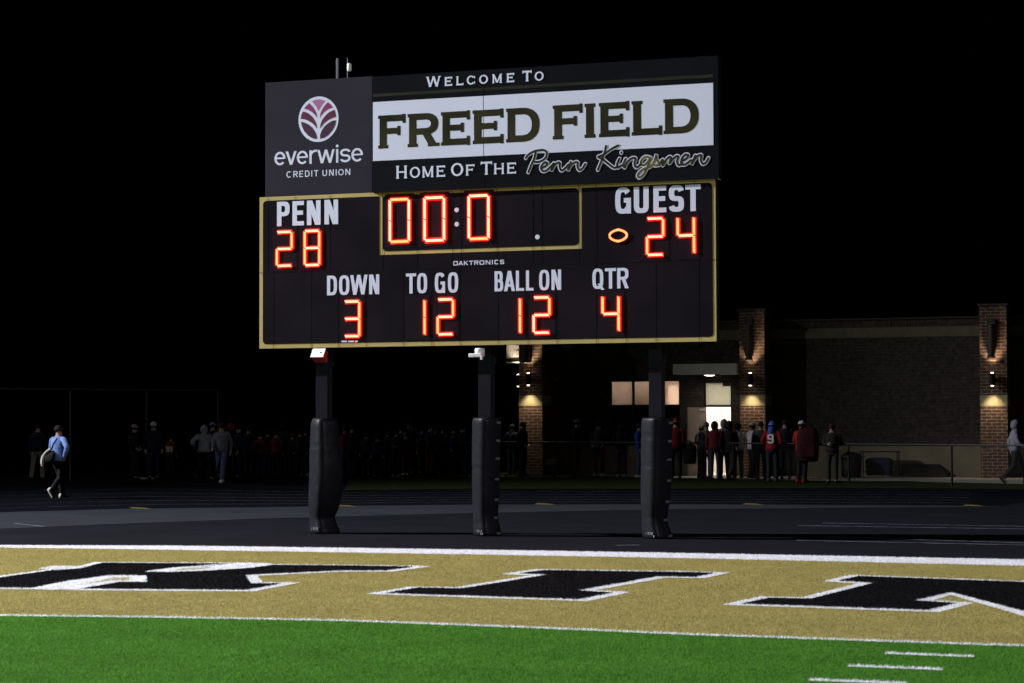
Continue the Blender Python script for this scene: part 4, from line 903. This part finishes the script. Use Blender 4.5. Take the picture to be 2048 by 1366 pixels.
POSES = {'stand': {}, 'wide': dict(knL=(.15,-.02,.5), anL=(.19,.03,.09), knR=(-.14,0,.5), anR=(-.17,.05,.09)),
 'pockets': dict(elL=(.285,.07,1.16), wrL=(.175,-.11,1.0), elR=(-.285,.07,1.16), wrR=(-.175,-.11,1.0)),
 'hold': dict(elL=(.25,.02,1.15), wrL=(.09,-.26,1.12), elR=(-.25,.02,1.15), wrR=(-.08,-.27,1.14)),
 'walk': dict(knL=(.1,-.18,.53), anL=(.1,-.27,.10), knR=(-.1,.04,.50), anR=(-.1,.34,.17), elL=(.235,.17,1.16), wrL=(.225,.13,.92), elR=(-.23,-.06,1.14), wrR=(-.19,-.27,.99)),
 'carry': dict(knL=(.1,-.16,.53), anL=(.09,-.22,.10), knR=(-.09,.02,.50), anR=(-.10,.30,.21), elR=(-.40,.10,1.22), wrR=(-.245,.04,1.0), elL=(.30,-.05,1.15), wrL=(.37,-.24,1.09)),
 'bend': dict(pel=(0,.06,.94), wst=(0,-.02,1.08), chs=(0,-.20,1.20), nck=(0,-.31,1.29), hd=(0,-.41,1.37), shL=(.17,-.25,1.24), elL=(.21,-.30,.98), wrL=(.16,-.40,.80), shR=(-.17,-.25,1.24), elR=(-.21,-.30,.98), wrR=(-.16,-.40,.80), hiL=(.09,.05,.90), hiR=(-.09,.05,.90)),
 'raise': dict(elL=(.31,-.06,1.22), wrL=(.15,-.22,1.42), elR=(-.26,.04,1.14), wrR=(-.21,-.12,.93))}
CACHE = {}
def pose_meshes(pose):
    if pose in CACHE: return CACHE[pose]
    J = {k: Vector(v) for k, v in {**BASE, **POSES[pose]}.items()}; N = []; Ed = []; Rd = []
    def nd(p, r, parent=None):
        N.append(Vector(p)); Rd.append(r)
        if parent is not None: Ed.append((parent, len(N)-1))
        return len(N)-1
    pel = nd(J['pel'], .10); wst = nd(J['wst'], .10, pel); chs = nd(J['chs'], .11, wst); nck = nd(J['nck'], .055, chs)
    hv = (J['hd']-J['nck']).normalized(); fw = Vector((0, -1, 0)) - hv*Vector((0, -1, 0)).dot(hv); fw.normalize()
    jaw = nd(J['hd']-hv*.045+fw*.012, .066, nck); hd = nd(J['hd']+hv*.035, .088, jaw); nd(J['hd']+hv*.095, .062, hd)
    nd(J['hd']+fw*.108-hv*.012, .012, jaw)
    for s in (1, -1): nd(J['hd']+Vector((s*.090, .01, .0)), .013, hd)
    hips = []
    for S, s in (('L', 1), ('R', -1)):
        sh = nd(J['sh'+S], .058, chs); el = nd(J['el'+S], .043, sh); wr = nd(J['wr'+S], .028, el)
        d = (J['wr'+S]-J['el'+S]).normalized(); sd = d.cross(fw);
        if sd.length < .1: sd = Vector((1, 0, 0))
        sd.normalize(); pf = sd.cross(d).normalized()
        pm = nd(J['wr'+S]+d*.055, .030, wr); pe = nd(J['wr'+S]+d*.085, .027, pm)
        for k, (off, ln) in enumerate(((-.024, .062), (-.008, .075), (.009, .072), (.025, .056))):
            b = J['wr'+S]+d*.092+sd*off; a_ = nd(b+d*.012, .0088, pe); m_ = nd(b+d*ln*.55+pf*.006, .0085, a_); nd(b+d*ln*.9+pf*.022, .0075, m_)
        t0 = nd(J['wr'+S]+d*.045-sd*s*.036, .011, pm); nd(J['wr'+S]+d*.085-sd*s*.05+pf*.012, .009, t0)
        hi = nd(J['hi'+S], .082, pel); kn = nd(J['kn'+S], .055, hi); an = nd(J['an'+S], .040, kn)
        sl = (J['an'+S]-J['kn'+S]).normalized(); ft = fw - sl*fw.dot(sl); ft.normalize(); fd_ = (ft*.9+sl*.15).normalized() if J['an'+S].z > .12 else Vector((0, -1, -.30)).normalized()
        nd(J['an'+S]+fd_*.15, .032, an)
        hips.append((S, fd_))
    body = skin_mesh(N, Ed, Rd, 1)
    def ell(c, rx, ry, n=18, tilt=None): return [Vector((c[0]+rx*math.cos(2*PI*k/n), c[1]+ry*math.sin(2*PI*k/n), c[2])) for k in range(n)]
    # jacket: torso loft plus sleeves
    jk = MB(); p, w_, c, nk = J['pel'], J['wst'], J['chs'], J['nck']; wob = lambda k, z: 1+.035*math.sin(k*1.9+z*40)+.02*math.sin(k*3.3-z*61)
    def ringat(a, rx, ry, up, z): 
        up = up.normalized(); xx = Vector((1, 0, 0)); yy = up.cross(xx).normalized()
        return [a+xx*(rx*wob(k, z)*math.cos(2*PI*k/18))+yy*(ry*wob(k, z)*math.sin(2*PI*k/18)) for k in range(18)]
    u0, u1, u2 = w_-p, c-w_, nk-c
    jk.loft([ringat(p-u0*.40, .185, .135, u0, 1), ringat(p-u0*.38, .198, .148, u0, 1), ringat(p+u0*.25, .190, .145, u0, 2), ringat(w_, .183, .140, u0+u1, 3), ringat(w_+u1*.5, .196, .148, u1, 4), ringat(c, .212, .152, u1+u2, 5), ringat(c+u2*.45, .208, .138, u2, 6), ringat(c+u2*.72, .165, .112, u2, 7), ringat(c+u2*.95, .098, .088, u2, 8), ringat(c+u2*1.12, .078, .075, u2, 9)])
    for S, s in (('L', 1), ('R', -1)):
        a, b, e = J['sh'+S], J['el'+S], J['wr'+S]
        P = [a+(a-b)*.10-Vector((s*.03, 0, 0)), a.lerp(b, .12), a.lerp(b, .55), b.lerp(a, .1), b.lerp(e, .1), b.lerp(e, .55), e.lerp(b, .1), e]
        jk.tube(P, [.055, .080, .070, .064, .062, .056, .047, .044], 12)
    # trousers
    tr = MB(); tr.loft([ell(p+Vector((0, 0, .10)), .160, .122), ell(p, .178, .135), ell(p-Vector((0, 0, .09)), .176, .132), ell(p-Vector((0, 0, .15)), .14, .11)])
    for S, s in (('L', 1), ('R', -1)):
        a, b, e = J['hi'+S], J['kn'+S], J['an'+S]
        tr.tube([a+Vector((0, 0, .02)), a.lerp(b, .2), a.lerp(b, .6), b.lerp(a, .08), b.lerp(e, .12), b.lerp(e, .5), b.lerp(e, .85), b.lerp(e, .97)], [.088, .098, .084, .074, .070, .068, .066, .069], 12)
    shoes = []
    for S, fd_ in hips:
        a = J['an'+S]; sh_ = MB(); up = Vector((0, 0, 1)) if a.z < .12 else -(J['an'+S]-J['kn'+S]).normalized()
        sd = fd_.cross(up).normalized(); up = sd.cross(fd_).normalized()
        if a.z < .12: fd_ = Vector((0, -1, 0)); sd = Vector((1, 0, 0)); up = Vector((0, 0, 1))
        rows = []
        for q, wd_, hgt in ((-.085, .030, .07), (-.07, .040, .10), (.0, .043, .105), (.07, .045, .085), (.14, .047, .062), (.185, .036, .045), (.20, .02, .03)):
            ctr = a+fd_*q-up*.085
            rows.append([ctr+sd*(wd_*x_)+up*(hgt*z_) for x_, z_ in ((-1, 0), (-1.02, .35), (-.85, .8), (-.4, 1), (.4, 1), (.85, .8), (1.02, .35), (1, 0))])
        sh_.loft(rows); shoes.append(sh_)
    # hair, caps, hood in head space
    h = J['hd']; X = Vector((1, 0, 0)); Rm = Matrix((( 1, 0, 0), tuple(v for v in (0, -fw.y, hv.y)), (0, -fw.z, hv.z))).to_4x4()
    HM = Matrix.Translation(h) @ Rm
    def dome(rx, ry, rz, c, z_lo, n=18, m=7, brim=None):
        mb = MB(); rows = []
        for i in range(m+1):
            t = z_lo+(1-z_lo)*i/m; t = min(t, .999); r = math.sqrt(max(0, 1-t*t)); rows.append([HM @ Vector((c[0]+rx*r*math.cos(2*PI*k/n), c[1]+ry*r*math.sin(2*PI*k/n), c[2]+rz*t)) for k in range(n)])
        mb.loft(rows)
        if brim:
            b = [(x_*.082, -.075-.085*math.sqrt(max(0, 1-x_*x_)), .035) for x_ in np.linspace(-1, 1, 9)]; a_ = [(x_*.09, -.06-.03*math.sqrt(max(0, 1-x_*x_)), .045) for x_ in np.linspace(-1, 1, 9)]
            vs = [HM @ Vector(v) for v in a_+b]; vs2 = [v+hv*.006 for v in vs]; nn = 9
            f_ = [(i, i+1, nn+i+1, nn+i) for i in range(8)]; mb.add(vs, f_); mb.add(vs2, f_); mb.add(vs[nn:]+vs2[nn:], [(i, i+1, nn+i+1, nn+i) for i in range(8)])
        return mb
    heads = {'hair': dome(.096, .112, .118, (0, .014, .028), -.25), 'cap': dome(.100, .115, .110, (0, .008, .035), .02, brim=True), 'long': dome(.106, .118, .15, (0, .03, .0), -.9),
             'hood': dome(.112, .125, .155, (0, .022, .0), -.85), 'curly': dome(.125, .135, .135, (0, .02, .03), -.45)}
    bn = dome(.101, .114, .135, (0, .01, .03), -.02); heads['beanie'] = bn
    pm_ = MB(); c = HM @ Vector((0, .015, .185)); pm_.loft([[c+Vector((.032*math.sin(a_)*math.cos(2*PI*k/10), .032*math.sin(a_)*math.sin(2*PI*k/10), -.032*math.cos(a_))) for k in range(10)] for a_ in np.linspace(.2, PI-.2, 6)])
    fm_ = MB(); fm_.loft([[HM @ Vector((r*math.cos(2*PI*k/18), .01+r*1.12*math.sin(2*PI*k/18), z)) for k in range(18)] for r, z in ((.098, .018), (.107, .022), (.108, .055), (.1, .06))])
    def mesh(mb, nm):
        me = bpy.data.meshes.new(nm); me.from_pydata(mb.v, [], mb.f); me.update(); me.polygons.foreach_set('use_smooth', [True]*len(me.polygons)); return me
    body.name = 'person_body'
    CACHE[pose] = dict(body=body, jacket=mesh(jk, 'jacket'), trousers=mesh(tr, 'trousers'), shoes=[mesh(s, 'shoe') for s in shoes], heads={k: mesh(v, k) for k, v in heads.items()}, pom=mesh(pm_, 'pompom'), cuff=mesh(fm_, 'cuff'), J=J)
    return CACHE[pose]
def cloth(c):
    return mat('cloth_%s' % '_'.join('%03d' % round(v*1000) for v in c), c, .8, .15, nscale=9, namt=.25, bump=.6, bscale=14)
def skin_(c): return mat('skin_%03d' % round(c[0]*1000), c, .55, .3, nscale=12, namt=.08)
def part(me, name, m, root):
    me2 = me
    if not me2.materials: me2.materials.append(m)
    o = bpy.data.objects.new(name, me2); C.objects.link(o); o.parent = root; o.material_slots[0].link = 'OBJECT'; o.material_slots[0].material = m
    return o
BLK = (.012, .012, .014); NAVY = (.012, .014, .03); SKN = (.36, .22, .16); SKD = (.11, .06, .04); JEAN = (.06, .09, .17); KHA = (.22, .18, .13); RED = (.22, .014, .018)
GRP = 'spectators standing and walking behind the scoreboard'
def person(px, py, h, yaw, pose, top, bottom, shoe, label, head='hair', hat=(.02, .015, .012), skin=SKN, z=None, top_name='jacket'):
    if 480 < px < 940: h *= random.uniform(.85, 1.04); yaw += random.uniform(-50, 50); py += random.uniform(-3, 4)
    x, y = gnd(px, py); root = thing('person', label, 'person', (x, y, .014 if z is None else z), math.radians(yaw), GRP)
    s = h/1.75; root.scale = (s, s, s); P = pose_meshes(pose)
    part(P['body'], 'body', skin_(skin), root); j = part(P['jacket'], top_name, cloth(top), root); part(P['trousers'], 'trousers', cloth(bottom), root)
    for m_ in P['shoes']: part(m_, 'shoe', cloth(shoe), root)
    hn = {'hair': 'hair', 'long': 'hair', 'curly': 'hair', 'cap': 'cap', 'hood': 'hood', 'beanie': 'beanie'}[head]
    ho = part(P['heads'][head], hn, cloth(hat), root)
    if head == 'beanie': part(P['cuff'], 'cuff', cloth(tuple(min(.9, v*1.7+.03) for v in hat)), ho)
    if head in ('cap', 'beanie'): part(P['heads']['hair'], 'hair', cloth((.02, .014, .01)), root).scale = (.985, .985, .985)
    return root, j
def number(j, txt, h, zc, back, m, w_=.62):
    f = MB(); wtot = len(txt)*h*w_*1.12; y = .168 if back else -.168
    for i, ch in enumerate(txt):
        els = sans(ch, h*w_, h, h*.19, 3); n0 = len(f.v); lay(f, els, -wtot/2+i*h*w_*1.14, zc-h/2, -.168)
        if back: f.v[n0:] = [(-a, -b, c) for a, b, c in f.v[n0:]]
    return f.build('number', m, j)
def hug(f_o, j, off=.006):
    return f_o
W_ = 'WHITE'
M_num = mat('number_white', (.7, .7, .72), .6, .2)
def bag(root_label, px, py, Yoff, z, dims, col, strap=None, name='bag', cat='bag', rz=0., flap=None, base_z=0.):
    x, y = gnd(px, py); r = thing(name, root_label, cat, (x, y+Yoff, z), rz)
    a, b, c = dims
    MB().loft([[(a/2*s*u, b/2*s*v, zz) for u, v in [sup(2*PI*k/20, 3.2) for k in range(20)]] for zz, s in ((-c/2, .78), (-c/2*.9, .95), (-c*.2, 1.04), (c*.2, 1.02), (c/2*.85, .9), (c/2, .6))]).build('bag_body', cloth(col), r, smooth=True)
    MB().loft([[(a*.38*s*u, -b*.52-.02*q, zz) for u, v in [(-1, 0), (1, 0), (1, 1), (-1, 1)] for q in (v,)][:4] and [(-a*.36*s, -b*.52, zz), (a*.36*s, -b*.52, zz), (a*.34*s, -b*.52-.05, zz), (-a*.34*s, -b*.52-.05, zz)] for zz, s in ((-c*.35, .9), (c*.02, 1.0))]).build('pocket', cloth(flap or col), r)
    if strap: MB().tube(catmull3(strap), .014, 8).build('strap', cloth(flap or col), r)
    return r
def catmull3(P, n=5):
    out = []
    for i in range(len(P)-1):
        p0, p1, p2, p3 = (Vector(P[max(0, min(len(P)-1, j))]) for j in (i-1, i, i+1, i+2))
        for k in range(n):
            t = k/n; out.append(.5*(2*p1+(p2-p0)*t+(2*p0-5*p1+4*p2-p3)*t*t+(3*p1-p0-3*p2+p3)*t**3))
    out.append(Vector(P[-1])); return out
LB = (.17, .26, .55); GRY = (.13, .13, .15); LGR = (.34, .34, .36); WHT = (.62, .61, .60)
# ---- far left, on the dark track
person(75, 963, 1.78, 195, 'wide', NAVY, KHA, BLK, 'person in dark navy jacket and khaki trousers standing with his back turned', 'hair')
person(116, 998, 1.74, 165, 'carry', LB, BLK, (.55, .5, .44), 'person in light blue hoodie and black trousers walking away with a sling bag', 'hair', (.03, .018, .014), top_name='hoodie')
bx0, by0 = gnd(116, 998)
sl = thing('sling_bag', 'black and white sling bag on the back of the light blue hoodie', 'bag', (bx0-.10, by0-.20, 1.02), math.radians(-10))
MB().loft([[(.15*s*u+.5*zz*.6, .055*s*v, zz) for u, v in [sup(2*PI*k/18, 2.6) for k in range(18)]] for zz, s in ((-.15, .5), (-.13, .8), (-.03, 1.05), (.08, .9), (.13, .5))]).build('bag_body', cloth(BLK), sl, smooth=True)
MB().tube(catmull3([(-.21, -.02, -.24), (-.215, -.03, -.12), (-.17, -.035, .0), (-.06, -.06, .10), (.06, -.05, .17)]), [.03]*3+[.04]*8+[.03]*9+[.02], 8).build('flap', cloth((.6, .58, .54)), sl, smooth=True)
MB().tube(catmull3([(.06, -.03, .14), (.12, -.02, .28), (.20, .02, .42)]), .018, 8).build('strap', cloth(BLK), sl)
person(268, 960, 1.76, 100, 'pockets', BLK, BLK, BLK, 'person in black clothes with a pale cap beside the tall fence post', 'cap', (.33, .29, .25))
person(307, 959, 1.84, 30, 'stand', NAVY, NAVY, BLK, 'person in navy clothes wearing a bright white cap', 'cap', (.55, .52, .60), SKN)
r, j = person(342, 950, 1.36, 180, 'stand', RED, BLK, BLK, 'child in red jersey number 99 standing with back turned', 'hair', top_name='jersey')
number(j, '99', .24, 1.14, True, M_num)
person(408, 962, 1.72, 60, 'carry', (.30, .32, .36), BLK, BLK, 'person in pale grey hoodie with raised hood facing the dark', 'hood', (.3, .3, .33), top_name='hoodie')
person(443, 966, 1.80, 10, 'walk', GRY, JEAN, (.6, .58, .56), 'person in grey jacket and blue jeans walking in white shoes', 'hair', (.02, .018, .016))
person(478, 958, 1.74, -60, 'stand', NAVY, NAVY, BLK, 'person in dark navy coat behind the walker in blue jeans', 'hair', skin=SKN)
person(462, 955, 1.80, 170, 'stand', BLK, BLK, BLK, 'person in black with an orange hood in the left crowd', 'hood', (.22, .045, .01))
person(520, 955, 1.62, 200, 'pockets', (.09, .012, .012), NAVY, BLK, 'person in dim maroon top in the dark left of the first pad', 'hair')
person(552, 953, 1.74, 170, 'stand', (.13, .02, .012), BLK, BLK, 'tall person in rust red jacket in the dark crowd', 'hair', (.05, .035, .02))
person(585, 954, 1.66, 185, 'hold', BLK, BLK, BLK, 'person in black wearing a red cap near the first pad', 'cap', (.2, .02, .02))
person(612, 955, 1.70, 40, 'stand', BLK, NAVY, (.2, .2, .2), 'person in black at the edge of the first post pad', 'hair', skin=SKN)
person(689, 951, 1.78, 60, 'walk', (.24, .018, .016), JEAN, (.4, .38, .36), 'person in red jacket and blue jeans right of the first pad', 'hair', (.05, .03, .02))
person(755, 952, 1.55, 0, 'stand', NAVY, NAVY, BLK, 'short person in navy clothes in the dark between two posts', 'beanie', NAVY)
person(793, 951, 1.60, 20, 'hold', BLK, BLK, (.2, .2, .2), 'person in black holding a pale sheet in the dark', 'hair', skin=SKN)
person(812, 952, 1.68, 190, 'stand', (.075, .01, .012), (.10, .012, .012), (.3, .3, .3), 'person in dark red clothes wearing a grey knit hat', 'beanie', (.10, .11, .13))
person(829, 950, 1.74, 10, 'stand', (.08, .09, .11), BLK, BLK, 'person in slate grey jacket in the dark crowd', 'hair')
person(860, 950, 1.72, 180, 'stand', (.022, .015, .03), (.11, .014, .01), BLK, 'person in dark purple jacket with a pale scarf and red trousers', 'hair', skin=SKN)
person(886, 948, 1.70, 170, 'pockets', BLK, BLK, BLK, 'person in black just left of the tan cap', 'hair')
person(908, 948, 1.73, 75, 'pockets', (.02, .03, .17), NAVY, (.25, .25, .25), 'person in royal blue jacket wearing a tan cap', 'cap', (.30, .26, .20))
more = ((497,953,1.70,200,'stand',NAVY,BLK,'hair','person in navy top behind the maroon top in the dark'),(536,951,1.60,170,'stand',BLK,BLK,'hair','short dark figure between maroon top and rust red jacket'),
 (568,952,1.78,150,'pockets',(.02,.02,.025),BLK,'hood','person in charcoal hoodie right of the rust red jacket'),(600,950,1.62,190,'stand',(.03,.02,.02),BLK,'hair','short person in brown top left of the first pad'),
 (704,950,1.72,200,'pockets',BLK,BLK,'hair','person in black beside the red jacket near the first post'),(733,951,1.66,10,'stand',(.02,.022,.03),NAVY,'hair','person in dark slate top alone between two posts'),
 (776,950,1.72,180,'pockets',(.02,.018,.022),BLK,'hair','person in black left of the pale sheet'),(803,949,1.70,170,'stand',(.05,.012,.012),BLK,'hair','person in dark brown red top behind the grey knit hat'),
 (820,948,1.84,20,'raise',(.03,.03,.035),BLK,'hair','tall person in black holding up one hand in the dark crowd'),(845,949,1.70,30,'pockets',(.04,.03,.03),(.08,.012,.012),'hair','person in dark top and maroon trousers in the crowd'),
 (873,950,1.62,-20,'hold',(.03,.02,.02),(.05,.04,.035),'hair','short person with clasped hands left of the tan cap'),(925,949,1.74,190,'stand',BLK,BLK,'hair','person in black between the tan cap and the middle pad'),
 (452,957,1.66,200,'pockets',BLK,BLK,'hair','shorter person in black behind the blue jeans'),(425,960,1.82,190,'stand',(.02,.02,.022),BLK,'cap','person in black with a pale cap right of the grey hoodie'))
for px, py, h, yw, ps, tp_, bt_, hd_, lb in more: person(px, py, h, yw, ps, tp_, bt_, BLK, lb, hd_, (.28,.28,.30) if hd_ == 'cap' else (.02,.016,.014))
# ---- by the brick building
person(1024, 951, 1.72, 160, 'stand', NAVY, (.07, .08, .11), (.2, .09, .03), 'person in navy jacket and brown shoes behind the middle pad', 'cap', BLK)
person(1046, 953, 1.82, 85, 'pockets', BLK, BLK, BLK, 'man in black with a black cap in profile against the lit pillar', 'cap', BLK)
person(1154, 953, 1.88, 100, 'pockets', BLK, BLK, BLK, 'tall man in black with a pale cap standing before the dark brick wall', 'cap', (.22, .21, .2))
r, j = person(1198, 953.5, 1.80, 0, 'pockets', (.03, .03, .036), BLK, (.35, .34, .33), 'person in dark sweatshirt with pale chest print facing the field', 'hair', skin=SKN, top_name='sweatshirt')
f_ = number(j, 'IIIII', .05, 1.33, False, mat('dim_print', (.14, .14, .16), .7, .2)); f2 = number(j, 'IHIIH', .04, 1.22, False, mat('dim_print', (.14, .14, .16), .7, .2))
person(1243, 955, 1.74, 200, 'hold', BLK, (.03, .03, .055), (.2, .2, .2), 'stooping person in black hoodie and dark jeans left of the blue jacket', 'hood', BLK, top_name='hoodie')
person(1279, 956, 1.76, 95, 'stand', (.03, .055, .33), JEAN, (.4, .4, .4), 'person in bright blue jacket half hidden by the right pad', 'beanie', NAVY)
person(1352, 960, 1.88, 190, 'stand', (.17, .012, .014), BLK, BLK, 'person in dark red jacket with an orange beanie right of the pad', 'beanie', (.32, .05, .02))
bag('large black backpack held beside the dark red jacket at the doorway', 1378, 958, .1, .78, (.42, .28, .62), BLK, [(-.15, -.1, .28), (-.05, -.12, .42), (.1, -.1, .30)], 'backpack', 'backpack', .3)
person(1404, 957, 1.66, 150, 'hold', (.03, .032, .03), BLK, BLK, 'person in black wearing a yellow cap by the open door', 'cap', (.42, .36, .03))
person(1413, 959, 1.78, 175, 'hold', (.11, .115, .13), (.04, .045, .05), BLK, 'person in grey jacket with grey hair facing the doorway', 'hair', (.16, .14, .14))
person(1430, 961, 1.80, 180, 'stand', (.10, .012, .018), (.03, .03, .05), BLK, 'person in maroon hoodie with black hood in front of the doorway', 'hood', BLK, top_name='hoodie')
person(1449, 957, 1.86, 185, 'stand', (.20, .18, .19), (.02, .02, .025), BLK, 'person with grey hood inside the bright doorway crowd', 'hood', (.24, .21, .21))
person(1459, 961, 1.80, 180, 'walk', BLK, (.025, .025, .03), BLK, 'person in black hooded coat right of the maroon hoodie', 'hood', BLK)
person(1476, 957, 1.72, 210, 'hold', (.60, .58, .55), BLK, BLK, 'person with curly dark hair and white sleeves beside the doorway', 'curly', (.012, .01, .008), SKD)
person(1505, 957, 1.76, 130, 'hold', (.75, .66, .66), BLK, BLK, 'person in white jersey lit by the pillar lamp', 'cap', (.5, .48, .46), SKD, top_name='jersey')
person(1522, 960, 1.78, 185, 'stand', (.04, .042, .05), BLK, BLK, 'person in charcoal jacket between the white jersey and the red jersey', 'hair', (.03, .028, .026))
r, j = person(1545, 964, 1.78, 178, 'pockets', RED, (.02, .022, .03), (.05, .05, .05), 'person in red jersey number 9 with a blue beanie', 'beanie', (.06, .11, .45), top_name='jersey')
number(j, '9', .27, 1.24, True, M_num, .68)
part(pose_meshes('pockets')['heads']['hood'], 'hood', cloth((.05, .09, .40)), r).location = (0, .03, -.13)
person(1571, 960, 1.84, 190, 'stand', (.012, .014, .026), BLK, BLK, 'tall person in dark navy behind the red number 9 jersey', 'hair', (.02, .015, .012))
person(1604, 966, 1.80, 150, 'hold', (.26, .018, .014), BLK, (.28, .012, .014), 'person in red jacket with a white cap hugging a huge bag', 'cap', (.5, .52, .53))
bag('huge dark maroon equipment bag carried by the person in white cap', 1619, 966, -.22, 1.12, (.62, .42, 1.0), (.030, .004, .006), [(-.25, -.1, .4), (0, -.2, .62), (.25, -.1, .4)], 'equipment_bag', 'bag', .1)
person(1665, 967, 1.72, 0, 'hold', (.018, .016, .016), (.028, .026, .024), BLK, 'person in black facing the field and holding a pale cup', 'hair', skin=SKN)
cx_, cy_ = gnd(1665, 967)
cp = thing('cup', 'small pale paper cup held by the person in black', 'cup', (cx_+.0, cy_-.33, 1.08)); MB().lathe([(.03, 0), (.036, .09), (.038, .1)], (0, 0, 0), 14).build('cup_body', mat('paper', (.3, .28, .25), .6, .2), cp, smooth=True); MB().lathe([(.04, 0), (.04, .01), (.03, .014)], (0, 0, .101), 14).build('lid', M_dkp, cp)
person(2032, 969, 1.80, 95, 'walk', (.20, .20, .24), BLK, BLK, 'person in pale hoodie and black trousers walking past the far right pillar', 'hood', (.18, .18, .22), top_name='hoodie')
